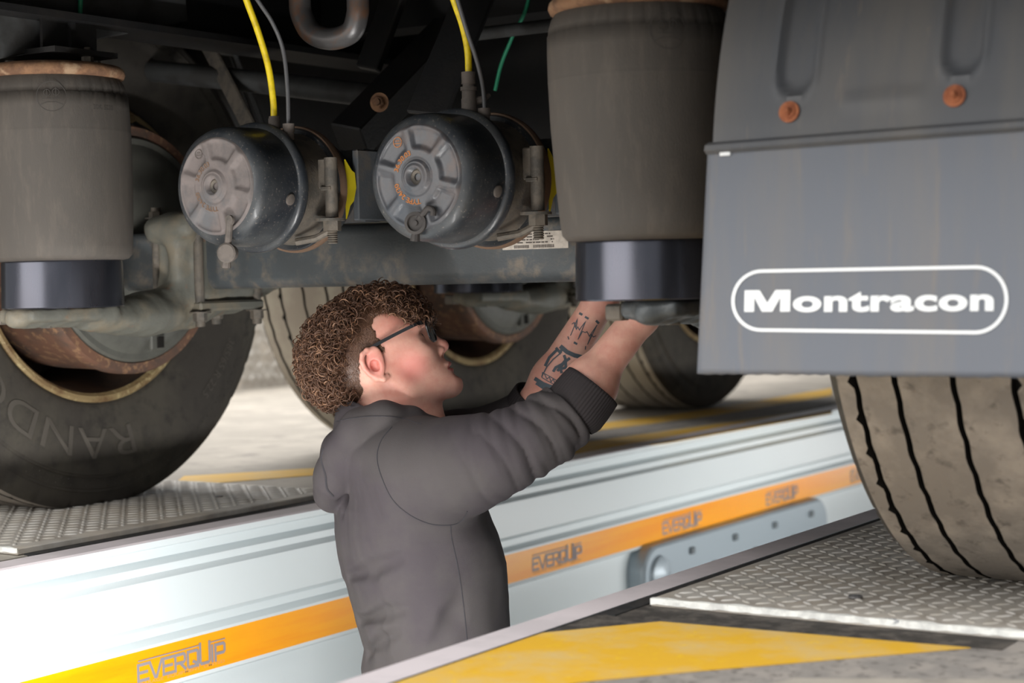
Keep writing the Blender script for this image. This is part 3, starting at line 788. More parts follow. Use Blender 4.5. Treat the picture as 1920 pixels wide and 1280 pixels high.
b.lathe([(0, .0165), (.006, .0165), (.007, .012), (.003, .011), (.003, .004), (.006, .0035), (.006, 0)], pt(781, 418), (.25, -1, 0), 32)
b.tube([pt(780, 432), pt(778, 452)], [.0055, .0075], 10); b.build('rubber_plug', 'darkrub', cR)

# hoses
def hose(pix, x, r, m, name, y=None, label=None):
    P = [PX(a, c, x=x) if y is None else PX(a, c, y=y) for a, c in pix]
    up_ = P[0]+(P[0]-P[1])*1.6; P = [np.array([up_[0]-.02, up_[1]+.03, 1.135]), up_]+P if up_[2] < 1.1 else [up_]+P
    o = MB().tube(spline(P, 8), r, 12).build(name, m, TR); return o
hose([(462, 0), (484, 60), (503, 125), (512, 185), (514, 225)], .72, .0053, 'yhose', 'yellow_air_hose')
hose([(483, 0), (512, 45), (531, 95), (539, 165), (541, 238)], .745, .0034, 'bhose', 'black_air_hose')
hose([(851, 0), (868, 50), (877, 95), (879, 140)], 1.10, .0053, 'yhose', 'yellow_air_hose')
hose([(858, 0), (876, 60), (893, 110), (905, 160), (909, 208)], 1.12, .0034, 'bhose', 'black_air_hose')
hose([(150, 25), (149, 60), (152, 96)], 0, .0040, 'ghose', 'green_air_hose', y=-.36)
hose([(960, 70), (940, 120), (928, 170)], 0, .0035, 'ghose', 'green_air_hose', y=.3)
def fitting(pix, x, rs, parent, m='greyrub', n=8):
    P = [PX(a, c, x=x) for a, c in pix]; pr = []
    for p, q, r in zip(P, P[1:], rs):
        h0 = (P[0]-p)[2]; h1 = (P[0]-q)[2]; pr += [(h0, r), (h1, r)]
    base = P[0]-np.array(parent.location); MB().lathe(pr, base, (0, 0, -1), n*2).build('hose_fitting', m, parent, True, 30)
fitting([(514, 218), (514, 222), (514, 240), (514, 250)], .72, (.0085, .0095, .0085), cL)
fitting([(541, 232), (541, 248), (541, 262)], .745, (.0095, .0085), cL)
fitting([(878, 135), (878, 158), (878, 163), (878, 170), (878, 185), (878, 212)], 1.10, (.0105, .009, .0125, .0105, .0115), cR)
fitting([(908, 203), (908, 216), (908, 228)], 1.12, (.0095, .0085), cR)
b = MB(); a_ = PX(884, 190, x=1.10)-np.array(cR.location); b.tube([a_, PX(905, 187, x=1.115)-np.array(cR.location), PX(918, 178, x=1.12)-np.array(cR.location)], [.007, .006, .003], 10); b.build('hose_fitting', 'greyrub', cR)

# chassis: rails, crossmembers, pipes, brackets, underside, added light blockers
MB().box((-.40, -.95, 1.14), (2.16, 9, 1.2)).build('trailer_underside', 'underside', TR, False)
def ibeam(x, name='chassis_rail'):
    b = MB(); b.box((x-.06, -.90, .885), (x+.06, 8.5, .897)); b.box((x-.006, -.90, .897), (x+.006, 8.5, 1.13)); b.box((x-.06, -.90, 1.128), (x+.06, 8.5, 1.139)); b.build(name, 'chassis', TR, False)
ibeam(.318); ibeam(1.446)
MB().box((-.42, -.95, .86), (-.39, 9, 1.14)).build('side_sky_blocker', 'chassis', TR, False); MB().box((2.15, -.95, .86), (2.18, 9, 1.14)).build('side_sky_blocker', 'chassis', TR, False)  # dark side panels added to block sky showing through the gap
MB().box((.40, 4.2, .40), (1.36, 4.9, 1.0)).build('front_sky_blocker', 'chassis', TR, False)  # underbody bulk added to block sky from the front
MB().box((.6, 3.2, .55), (1.16, 4.0, .95)).build('mid_sky_blocker', 'chassis', TR, False)  # second block of bulk added against sky from the front
for x in (.318, 1.446):
    b = MB().box((x-.10, -.47, .827), (x+.075, -.33, .836)); b.box((x-.045, -.405, .836), (x+.045, -.395, .886)); b.box((x+.03, -.46, .836), (x+.036, -.34, .886)); b.build('spring_hanger', 'chassis', TR, False)
MB().box((-.38, -.97, .83), (2.14, -.93, 1.139)).build('rear_light_blocker', 'chassis', TR, False)  # unseen bar added to keep high sky light off the underside
for y in (-.93, .55, 1.8, 3.2, 4.6): MB().box((-.38, y, 1.02), (2.14, y+.05, 1.135)).build('cross_member_or_blocker', 'chassis', TR, False)
MB().box((-.38, .66, .60), (2.12, .70, 1.1)).build('cross_member_or_blocker', 'chassis', TR, False)  # tall dark panel added to stand in for deep underbody shade
for y in (.30, 1.55): MB().box((.0, y, .93), (1.75, y+.09, 1.02)).build('cross_member_or_blocker', 'chassis', TR, False)
# pipes and struts behind the brake chambers
MB().tube([np.array([-.39, .15, PX(150, 118, y=.15)[2]+.02]), PX(150, 118, y=.15), PX(540, 160, y=.15), PX(745, 185, y=.15)], .022, 16).build('cross_pipe', 'chassisgrey', TR)
MB().tube([PX(860, 68, y=.25), PX(1190, 29, y=.25)], .012, 12).build('cross_pipe', 'chassisgrey', TR)
def bar(p, q, w, t, name, m, top=False):
    p, q = Vector(p), Vector(q); z = (q-p).normalized()
    if top: p = q+(p-q)*((1.135-q.z)/(p.z-q.z))
    z = (q-p).normalized(); x = Vector((0, 1, 0)).cross(z).normalized(); y = z.cross(x)
    Rm = Matrix((x, y, z)).transposed(); MB().rbox((p+q)/2, (w/2, t/2, (q-p).length/2), .003, 0, Rm).build(name, m, TR, False)
bar(PX(425, 155, y=.12), PX(480, 262, y=.05), .035, .008, 'support_strut', 'dirtysteel', True)
bar(PX(900, -30, y=.1), PX(800, 215, y=-.02), .085, .01, 'support_plate', 'chassis', True)
bar(PX(745, -20, y=.2), PX(690, 130, y=.15), .05, .02, 'support_plate', 'chassis', True)
bar(PX(850, 60, y=.3), PX(655, 262, y=.03), .07, .06, 'shock_absorber', 'chassis')
MB().hexbolt(PX(712, 192, y=-.02), (.3, -1, 0), .011, .012, 0, .006).build('bracket_bolt', 'rust', TR)
bar(PX(100, -10, y=-.3), PX(104, 95, y=-.3), .045, .03, 'rail_bracket', 'chassis', True)
bar(PX(470, 175, y=.35), PX(500, 250, y=.35), .01, .01, 'brake_pipe', 'chassisgrey', True)
bar(PX(455, 168, y=.5), PX(485, 250, y=.5), .006, .006, 'brake_pipe', 'chassisgrey', True)
for p, q in (((250, 235), (330, 330)), ((262, 300), (345, 360)), ((255, 460), (300, 380))):
    MB().tube(spline([PX(*p, y=.1), (PX(*p, y=.1)+PX(*q, y=.14))/2+np.array([.01, 0, .015]), PX(*q, y=.14)], 6), .010, 10).build('brake_cable', 'chassis', TR)
# rear underrun flange bar catching light, and large steel ring
bar(PX(-30, 62, y=-.55), PX(345, -6, y=-.10), .012, .09, 'side_rail', 'chassisgrey')
bar(PX(-40, 88, y=-.42), PX(45, 95, y=-.42), .02, .08, 'spring_bracket', 'chassisgrey')
ring = []
cx_, w_, r_ = 615, 53, 62
pts = [(561, -60), (562, 0), (566, 30), (585, 62), (622, 73), (658, 60), (670, 28), (671, 0), (672, -60)]
ends = [PX(a, c, y=-.1) for a, c in pts]; e0, e1 = ends[0].copy(), ends[-1].copy(); e0[2] = e1[2] = 1.139
MB().tube(spline([e0]+ends+[e1], 8), .0190, 20).build('steel_ring', 'ring', TR)

# mudguard and flap
mg = part('mudguard', TR, (1.86, 0, ZC)); mg['label'] = 'ribbed dark grey mudguard with rusty bolts and a rubber mudflap'
nx, na = 150, 150; xs = np.linspace(-.213, .24, nx); RG = .612
def guard_h(X, A):
    z = ZC+RG*np.sin(A); h = np.zeros_like(X)
    for xc, zb, sl in ((-.112, .668, 0), (.085, .675, 0)):
        w2 = .0205; dz = np.maximum(zb-z, 0); dist = np.sqrt((X-xc)**2+dz**2)-w2
        h -= .007/(1+np.exp(np.clip(dist/.0018, -30, 30)))
        h += .0025*np.exp(-((dist-.005)/.004)**2)
    # shallow oval
    h += .0018/(1+np.exp(np.clip((np.sqrt(((X+.005)/.05)**2+((z-.632)/.010)**2)-1)*12, -30, 30)))
    return h
for nm, a0, a1 in (('guard_shell', rad(6.9), rad(120)),):
    A = np.linspace(a0, a1, na); X, AA = np.meshgrid(xs, A, indexing='ij'); 
    taper = 1-.0*(AA)
    Rr = RG+guard_h(X, AA)
    # bevelled edge: roll the borders inward
    Vo = np.stack([X, -Rr*np.cos(AA), Rr*np.sin(AA)], -1); Vi = np.stack([X, -(Rr-.005)*np.cos(AA), (Rr-.005)*np.sin(AA)], -1)
    V = np.concatenate([Vo.reshape(-1, 3), Vi.reshape(-1, 3)]); o_ = nx*na; f = []
    for i in range(nx-1):
        for j in range(na-1):
            q = (i*na+j, i*na+j+1, (i+1)*na+j+1, (i+1)*na+j); f += [q, tuple(o_+k for k in q[::-1])]
    for i in range(nx-1): f += [(i*na, (i+1)*na, o_+(i+1)*na, o_+i*na), (i*na+na-1, o_+i*na+na-1, o_+(i+1)*na+na-1, (i+1)*na+na-1)]
    for j in range(na-1): f += [(j, o_+j, o_+j+1, j+1), ((nx-1)*na+j, (nx-1)*na+j+1, o_+(nx-1)*na+j+1, o_+(nx-1)*na+j)]
    np_mesh(nm, V, np.array(f), 'guard', mg).data.set_sharp_from_angle(angle=rad(50))
# bottom lip
b = MB(); rows = [(-.006, .596), (-.016, .592), (-.018, .586), (-.012, .5815), (0, .582)]
V = []
for y_, z_ in rows: V += [(x, -.606+y_, z_-ZC+.004*((x+.2)/.45)) for x in np.linspace(-.216, .243, 24)]
b.add(V, [(j*24+i, j*24+i+1, (j+1)*24+i+1, (j+1)*24+i) for j in range(4) for i in range(23)]); b.build('guard_lip', 'guard', mg)
for px_, py_ in ((1480, 210), (1790, 180)):
    p = PX(px_, py_, y=-.604); zz = p[2]-ZC; yy = -math.sqrt(max(RG**2-zz**2, 0))-.001; p = PX(px_, py_, y=yy); nrm = Vector((0, yy, p[2]-ZC)).normalized()
    b = MB().lathe([(0, .0125), (.0018, .0125), (.0022, .011)], Vector(p)-Vector(mg.location), nrm, 32); b.hexbolt(Vector(p)-Vector(mg.location)+nrm*.0015, nrm, .0052, .006, 0, .003); b.build('rusty_bolt', 'rustbolt', mg)
# flap : slightly tilted rubber sheet, thin, with frayed lower edge
fx0, fx1 = -.215, .25
def flap_pt(u_, v_):      # u 0..1 across, v 0..1 downwards
    x = fx0+(fx1-fx0)*u_-.014*v_*(1-u_); y = -.616-.012*v_-.004*sin(u_*3.1)*v_; z = .590-.266*v_-ZC
    return x, y, z
NU, NV = 60, 40; V = []
fr = RNG.uniform(-.0012, .0006, NU+1)
for k in (0, 1):
    for i in range(NU+1):
        for j in range(NV+1):
            x, y, z = flap_pt(i/NU, j/NV); V.append((x, y+k*.005, z+(fr[i] if j == NV else 0)))
o_ = (NU+1)*(NV+1); f = []
for i in range(NU):
    for j in range(NV):
        q = (i*(NV+1)+j, i*(NV+1)+j+1, (i+1)*(NV+1)+j+1, (i+1)*(NV+1)+j); f += [q, tuple(o_+k for k in q[::-1])]
for i in range(NU): f += [(i*(NV+1)+NV, o_+i*(NV+1)+NV, o_+(i+1)*(NV+1)+NV, (i+1)*(NV+1)+NV)]
for j in range(NV): f += [(j, o_+j, o_+j+1, j+1), (NU*(NV+1)+j, NU*(NV+1)+j+1, o_+NU*(NV+1)+j+1, o_+NU*(NV+1)+j)]
np_mesh('rubber_flap', np.array(V), np.array(f), 'flap', mg)
# lettering on the flap
def flap_place(px_, py_):
    p = PX(px_, py_, y=-.6205); uu = (p[0]-mg.location.x-fx0)/(fx1-fx0); vv = (.590-p[2])/.266
    q = flap_pt(uu, vv); return (p[0]-mg.location.x, q[1]-.0012, p[2]-ZC)
v, f = text_mesh('ontracon', 1, .036, 1.0, 1.06)
xm = min(p[0] for p in v); v = [(p[0]-xm, p[1]) for p in v]; wm = .93
v = [(p[0]+wm+.015, p[1]) for p in v]; nb = len(v)
v += [(0, -.02), (0, .71), (.29, .71), (.445, .28), (.60, .71), (.89, .71), (.89, -.02), (.70, -.02), (.70, .47), (.545, -.02), (.345, -.02), (.19, .47), (.19, -.02)]
f += [tuple(nb+k for k in q) for q in ((0, 1, 2, 11, 12), (2, 3, 9, 10, 11), (3, 4, 8, 9), (4, 5, 6, 7, 8))]
x0_ = min(p[0] for p in v); x1_ = max(p[0] for p in v); capH = .73
def mt(a, c):
    t = (a-x0_)/(x1_-x0_); px_ = 1400+(1867-1400)*(t*(1.0)); base = 583-3*t; hgt = 40+2*t
    return flap_place(px_, base-c/capH*hgt)
b = MB().add([mt(a, c) for a, c in v], f)
rb = []
for t in np.linspace(pi/2, 3*pi/2, 20): rb.append((1432+(55)*cos(t)*.98, 563-55*sin(t)))
for t in np.linspace(-pi/2, pi/2, 20): rb.append((1834+57*cos(t), 561.5-61*sin(t)))
rb.append(rb[0]); 
v, f = strokes([rb], 6.0, flap_place, 12); b.add(v, f)
b.build('flap_lettering', 'white', mg, False)
MB().rbox(np.array(flap_place(1358, 288))+np.array([0, -.001, 0]), (.007, .001, .0025), .001).build('glint_chip', 'white', mg)  # white chip painted in as a glint where the lip catches light
# ================================================================== PERSON
man = tag(empty('person', (0, 0, 0)), 'person with curly brown hair in charcoal hoodie, reaching up under the trailer from the pit', 'person')
D0 = 2.88
def W(px, py, d=D0): return np.array(PX(px, py, d=d))
HC = W(682, 652)
HF = RT*.88+UP*.47; HF /= np.linalg.norm(HF); HU = -RT*.47+UP*.88; HU -= HF*(HU @ HF); HU /= np.linalg.norm(HU); HN = FW
HB = np.stack([HF, HU, HN]).astype(np.float32)
def H(f, u, n=0.0): return HC+HF*f+HU*u+HN*n
# natural redness of cheeks, nose tip and ears (skin colour, fixed to the body)
nt_ = M['skin'].node_tree; bs_ = nt_.nodes['Principled BSDF']; src = bs_.inputs['Base Color'].links[0].from_socket
tc_ = nt_.nodes.new('ShaderNodeTexCoord')
for (c_, r_, k_) in ((H(.058, -.064, -.055), .040, .55), (H(.058, -.064, .055), .040, .55), (H(.118, -.058, 0), .018, .4), (H(.008, -.034, -.085), .030, .45), (H(.008, -.034, .085), .030, .45)):
    d_ = nt_.nodes.new('ShaderNodeVectorMath'); d_.operation = 'DISTANCE'; d_.inputs[1].default_value = tuple(c_); nt_.links.new(tc_.outputs['Object'], d_.inputs[0])
    m__ = nt_.nodes.new('ShaderNodeMapRange'); m__.interpolation_type = 'SMOOTHSTEP'; m__.inputs[1].default_value = r_*.2; m__.inputs[2].default_value = r_; m__.inputs[3].default_value = k_; m__.inputs[4].default_value = 0
    nt_.links.new(d_.outputs['Value'], m__.inputs[0]); x_ = nt_.nodes.new('ShaderNodeMix'); x_.data_type = 'RGBA'
    nt_.links.new(m__.outputs[0], x_.inputs[0]); nt_.links.new(src, x_.inputs[6]); x_.inputs[7].default_value = (*lin((206, 108, 104)), 1); src = x_.outputs[2]
nt_.links.new(src, bs_.inputs['Base Color'])
PXM = D0/FPX
def hp(px, py):
    v = np.array([px-682, -(py-652)])*PXM; return v[0]*.88+v[1]*.47, -v[0]*.47+v[1]*.88
def to_head(P): return (P-HC.astype(np.float32)) @ HB.T
# joints (picture position, distance)
nearS, nearE, nearW = W(812, 880, 2.74), W(1042, 797, 2.70), W(1203, 592, 2.72)
farS, farE, farW = W(770, 862, 3.04), W(985, 800, 3.02), W(1128, 560, 2.92)
ear = lambda pts: [np.array([*hp(*p[:2]), -.074-(p[2] if len(p) > 2 else 0)]) for p in pts]
E_out = ear([(716, 671, .001), (713, 662, .003), (705, 656, .006), (696, 656, .010), (688, 664, .013), (687, 676, .015), (692, 689, .014), (701, 699, .011), (713, 706, .008), (726, 709, .005), (733, 704, .001)])
E_in = ear([(706, 665, .004), (701, 673, .006), (703, 685, .006), (711, 693, .005), (720, 697, .003)])
def head_sdf(P):
    q = to_head(P)
    d = s_ell(q, (0, -.010, 0), (.0955, .076, .0735))
    d = smin(d, s_ell(q, (.040, .002, 0), (.062, .058, .064)), .02)          # forehead
    d = smin(d, s_ell(q, (.045, -.045, 0), (.058, .055, .058)), .03)         # mid face
    qa = q.copy(); qa[:, 2] = np.abs(qa[:, 2])
    d = smin(d, s_cap(qa, (.005, -.050, .058), (.030, -.094, .046), .014, .013), .03)   # jaw angle
    d = smin(d, s_cap(qa, (.028, -.094, .045), (.094, -.118, .012), .016, .017), .028)  # jaw line
    d = smin(d, s_ell(q, (.070, -.090, 0), (.036, .040, .036)), .025)        # mouth block
    d = smin(d, s_ell(q, (.098, -.121, 0), (.0165, .0165, .019)), .012)      # chin
    d = smin(d, s_ell(qa, (.074, -.052, .034), (.022, .020, .020)), .022)    # cheekbones
    d = smin(d, s_cap(qa, (.100, -.010, .008), (.092, -.012, .034), .008, .007), .014)  # brow ridge
    d = smax(d, -s_ell(qa, (.108, -.030, .032), (.016, .012, .016)), .014)   # eye sockets
    d = smin(d, s_ell(qa, (.083, -.031, .032), (.0135, .012, .0145)), .004)  # lids
    # nose
    d = smin(d, s_chain(q, [(.097, -.020, 0), (.104, -.038, 0), (.1135, -.054, 0)], [.0065, .007, .0085], .004), .010)
    d = smin(d, s_ell(q, (.1150, -.0585, 0), (.0085, .0085, .010)), .006)
    d = smin(d, s_ell(qa, (.1045, -.063, .0125), (.0100, .0078, .0062)), .005)
    d = smax(d, -s_ell(qa, (.1085, -.0695, .0105), (.0062, .0050, .0042)), .002)
    d = smin(d, s_cap(q, (.1035, -.070, 0), (.1085, -.066, 0), .0038), .004)
    # lips
    d = smin(d, s_ell(q, (.1035, -.0878, 0), (.0105, .0062, .0205)), .004)
    d = smin(d, s_ell(q, (.1020, -.0988, 0), (.0105, .0068, .0185)), .0035)
    d = smax(d, -s_ell(q, (.1150, -.0933, 0), (.0110, .0015, .021)), .0025)
    d = smax(d, -s_ell(q, (.1180, -.1075, 0), (.0085, .0060, .022)), .008)
    d = smax(d, -s_cap(q, (.1140, -.0735, 0), (.1150, -.083, 0), .0030), .004)
    # ears
    for sg in (1, -1):
        qq = q if sg == 1 else q*np.array([1, 1, -1], np.float32)
        sl_ = s_ell(qq, (.010, -.034, -.080), (.0150, .029, .0065), np.array([[.93, -.37, -.0], [.37, .93, 0], [0, 0, 1]]))
        e = smin(sl_, s_chain(qq, E_out, [.0032, .0036, .004, .0042, .0042, .0042, .0042, .0042, .0045, .0050, .0036], .002), .003)
        e = smin(e, s_chain(qq, E_in, [.0026, .003, .003, .003, .003], .002), .003)
        cc = ear([(711, 684, .010)])[0]
        e = smax(e, -s_ell(qq, cc, (.0075, .0095, .013)), .003)
        e = smin(e, s_ell(qq, ear([(720, 683, .004)])[0], (.0035, .0050, .005)), .003)
        d = smin(d, e, .005)
    return d
NK = [W(712, 700), W(748, 775), W(745, 850)]
def arm_sdf(P, S, Ee, Wp, r):
    mid = Ee*.62+Wp*.38
    return s_chain(P, [S, Ee, mid, Wp], r, .02)
def hand(P, wr, dr, pn, sgn, curl=.6, s=1.0):
    """palm and five fingers: wr wrist, dr direction of the hand, pn palm normal"""
    dr = dr/np.linalg.norm(dr); pn = pn-dr*(pn @ dr); pn /= np.linalg.norm(pn); sd = np.cross(dr, pn)*sgn
    B = np.stack([dr, sd, pn]); pc = wr+dr*.050*s
    d = s_ell(P, pc, (.052*s, .041*s, .0155*s), B)
    d = smin(d, s_cap(P, wr, wr+dr*.02, .024), .02)
    for k, (off, ln) in enumerate(((-.029, .066), (-.010, .076), (.010, .071), (.028, .056))):
        p = pc+dr*.034*s+sd*off*s; a = p; dd = dr+sd*off*1.6; r = .0092
        pts = [a-dr*.012]; ang = .25
        for j, fr_ in enumerate((.46, .31, .23)):
            ang += curl*(1, 1.15, .7)[j]*(1+.06*k); q = dd*cos(ang)+pn*sin(ang); q /= np.linalg.norm(q); a = a+q*ln*fr_*s; pts.append(a)
        d = smin(d, s_chain(P, pts, [.0100, .0092, .0084, .0072]), .004)
    t0 = wr+dr*.022*s-sd*.026*s; t1 = t0-sd*.026*s+dr*.022*s+pn*.012; t2 = t1+dr*.030*s+pn*.014-sd*.004; t3 = t2+dr*.022*s+pn*.012+sd*.006
    return smin(d, s_chain(P, [t0, t1, t2, t3], [.014, .0115, .0100, .0085]), .010)
WN = UP*.9+RT*.35; hn_near = (nearW+RT*.022+UP*.045); hn_far = farW+UP*.03+RT*.012
def body_sdf(P):
    d = head_sdf(P)
    d = smin(d, s_chain(P, NK, [.050, .052, .070], .02), .022)
    d = smin(d, s_cap(P, W(700, 690), W(738, 800), .046, .05), .03)
    d = smin(d, s_cap(P, W(772, 790, D0-.02), W(752, 722, D0-.035), .010, .010), .012)   # neck muscle
    d = smin(d, s_ell(P, W(808, 772), (.008, .012, .010)), .02)
    d = smin(d, s_chain(P, [W(760, 850), W(775, 960), W(785, 1080)], [.070, .085, .08], .03), .05)
    d = smin(d, s_cap(P, nearS, farS, .05), .05)
    n = arm_sdf(P, nearS, nearE, nearW, [.045, .034, .0315, .0262])
    n = smin(n, s_ell(P, nearE*.68+nearW*.32+RT*.010, (.036, .038, .038)), .03)
    f = arm_sdf(P, farS, farE, farW, [.045, .039, .035, .0255])
    d = smin(smin(d, n, .02), f, .02)
    d = smin(d, s_cap(P, nearW, hn_near, .0265, .025), .015); d = smin(d, s_cap(P, farW, hn_far, .0275, .026), .015)
    d = smin(d, hand(P, hn_near, UP*.55+RT*.15+FW*.55, -UP*.3+FW*.8+RT*.8, 1, .62), .012)
    d = smin(d, hand(P, hn_far, UP*.8+RT*.6, -UP*.5+RT*.75-FW*.35, -1, .62), .012)
    return d
cs = np.array([W(540, 520, 2.6), W(540, 1100, 2.6), W(1300, 520, 2.6), W(1300, 1100, 2.6), W(540, 520, 3.15), W(540, 1100, 3.15), W(1300, 520, 3.15), W(1300, 1100, 3.15)])
# work in the person's own frame: axes RT, FW, UP so that the grid is tight
PB = np.stack([RT, FW, UP]); PO = W(900, 800)
def toP(w): return (np.asarray(w)-PO) @ PB.T
def fromP(p): return PO+np.asarray(p) @ PB
def inP(fn):
    A = PB.astype(np.float32); o = PO.astype(np.float32)
    return lambda p: fn(o+p @ A)
lo = np.minimum(toP(W(545, 1110, 2.7)), toP(W(545, 1110, 3.1))); hi = np.maximum(toP(W(1330, 440, 2.7)), toP(W(1330, 440, 3.1)))
lo[1] = 2.62-D0-.01; hi[1] = 3.13-D0
v, f = implicit(inP(body_sdf), lo, hi, .0021)
v = fromP(v)
body = np_mesh('body', v, f, ['skin', 'lips'], man)
# lips colour on the lip faces
fc = v[f].mean(1); q = (fc-HC) @ HB.T
lipm = (q[:, 0] > .103) & (np.abs(q[:, 2]) < .020) & ((((q[:, 1]+.0935)/.0098)**2+(q[:, 2]/.0205)**2) < 1)
body.data.polygons.foreach_set('material_index', lipm.astype(np.int32))
bvh = BVHTree.FromPolygons([tuple(p) for p in v], [tuple(int(i) for i in k) for k in f])
# eyes, lids and brows
for sg in (-1, 1):
    MB().lathe([(0.0118*cos(t), .0118*sin(t)) for t in np.linspace(pi, 0, 14)], H(.0840, -.0305, .032*sg), HF, 24, 0, False).build('eyeball', 'eyewhite', man)
    MB().lathe([(0.0113, .0055), (.0122, .004), (.0125, 0)], H(.0838, -.0300, .032*sg), HF+HU*.1, 20, 0, False).build('iris', 'iris', man)
    b = MB()
    for k in range(70):
        t = RNG.random(); p = H(.1035-.016*t*t, -.0085+.003*sin(t*3), (.012+.034*t)*sg); e = p+HN*sg*.006*(.6+t)+HU*.002*RNG.random()+HF*(.0005-.003*t)
        b.tube([p+HF*.001, (p+e)/2+HF*.0022, e+HF*.001], [.0004, .00035, .0001], 3)
    b.build('eyebrow', 'hair', man)['kind'] = 'stuff'
# glasses
gls = tag(empty('glasses', tuple(H(.1, -.02)), None), 'black framed glasses worn by the man', 'glasses')
gl0 = H(.1, -.02)
def G(f_, u_, n_=0.): return H(f_, u_, n_)-gl0
b = MB()
for sg in (-1, 1):
    rim_ = []
    for k in range(33):
        t = 2*pi*k/32; cx_, cy_ = cos(t), sin(t); m_ = (abs(cx_)**3.2+abs(cy_)**3.2)**(-1/3.2)
        rim_.append(G(.1165-.10*(abs(.034*sg+.0255*cx_*m_*sg)**2)/.05-.006*(-cy_*m_*.5+.5), -.027+.0185*cy_*m_, .034*sg+.0255*cx_*m_*sg))
    fr_ = MB().tube(rim_, .0019, 8, 0, False); fr_.build('lens_frame', 'frame', gls)
    ln = MB(); c_ = sum(np.array(p) for p in rim_[:-1])/32
    v_ = [c_]+[np.array(p)*.985+c_*.015 for p in rim_[:-1]]; v2 = [p-HF*.0012 for p in v_]
    ln.add(v_+v2, [(0, 1+i, 1+(i+1) % 32) for i in range(32)]+[(33, 34+(i+1) % 32, 34+i) for i in range(32)]+[(1+i, 34+i, 34+(i+1) % 32, 1+(i+1) % 32) for i in range(32)])
    ln.build('lens', 'lens', gls)
    tp = spline([G(.106, -.0105, .0595*sg), G(.095, -.0085, .069*sg), G(.06, -.0075, .0755*sg), G(.02, -.008, .0785*sg), G(.004, -.012, .0800*sg), G(-.012, -.030, .0775*sg)], 6)
    tm = MB(); 
    vv = []; n_ = len(tp)
    for i, p in enumerate(tp):
        hgt = .0026 if i > 4 else .0034
        for (a, c) in ((hgt, 1), (hgt, -1), (-hgt, -1), (-hgt, 1)): vv.append(np.array(p)+HU*a*1.0+HN*c*.0014)
    tm.add(vv, [(4*i+k, 4*i+(k+1) % 4, 4*i+4+(k+1) % 4, 4*i+4+k) for i in range(n_-1) for k in range(4)]+[(0, 1, 2, 3), (4*n_-1, 4*n_-2, 4*n_-3, 4*n_-4)])
    tm.build('temple', 'frame', gls)
MB().tube(spline([G(.1155, -.020, -.0095), G(.1185, -.017, 0), G(.1155, -.020, .0095)], 5), .0019, 8).build('bridge', 'frame', gls)
# ear stud
MB().lathe([(0, .0022), (.0018, .0022), (.0022, .001)], H(*hp(693, 691), -.0865), -HN, 8).build('ear_stud', 'frame', man)

# ---- hair
HPOLY = [hp(*p) for p in ((820, 585), (799, 598), (772, 602), (757, 594), (743, 590), (728, 588), (714, 590), (705, 600), (704, 612), (712, 628), (722, 645), (727, 656), (720, 662), (712, 652), (700, 650), (690, 655), (682, 672), (682, 690), (689, 719), (694, 735), (700, 752), (690, 800), (400, 900), (300, 300), (800, 380))]
def in_poly(x, y, poly):
    c = np.zeros(len(x), bool); j = len(poly)-1
    for i in range(len(poly)):
        xi, yi = poly[i]; xj, yj = poly[j]
        m_ = ((yi > y) != (yj > y)) & (x < (xj-xi)*(y-yi)/(yj-yi+1e-12)+xi); c ^= m_; j = i
    return c
FADE = np.array([hp(*p) for p in ((700, 612), (706, 632), (700, 650), (682, 660), (680, 690), (689, 719), (700, 752), (650, 790), (610, 800))])
def thick(q):
    """hair depth over the scalp: short round ear and nape, long on top"""
    d = np.full(len(q), 9.)
    for a, b in zip(FADE[:-1], FADE[1:]):
        e = b-a; w_ = q[:, :2]-a; t = np.clip(w_ @ e/(e @ e), 0, 1); d = np.minimum(d, np.sqrt(((w_-t[:, None]*e)**2).sum(1)))
    up = np.clip((d-.010)/.040, 0, 1); return .0018+.0105*up*up*(3-2*up)
def hair_sdf(P):
    q = to_head(P)
    sk = s_ell(q, (0, -.010, 0), (.0955, .076, .0735)); sk = smin(sk, s_ell(q, (.040, .002, 0), (.062, .058, .064)), .02)
    sk = smin(sk, s_cap(P, W(700, 690), W(738, 800), .046, .05), .03)
    t = thick(q); m_ = in_poly(q[:, 0]+.002*np.sin(q[:, 1]*400), q[:, 1], HPOLY)
    side_only = np.ones(len(q), bool)
    n_ = pnoise(q, 130, 5)*.0028*np.clip(t/.012, 0, 1)
    return np.where(m_, sk-t+n_, sk+.004)
lo = toP(W(540, 810))-[0, .11, 0]; hi = toP(W(830, 530))+[0, .11, 0]
v, f = implicit(inP(hair_sdf), lo, hi, .0024); v = fromP(v)
hair = np_mesh('hair', v, f, 'hair', man)
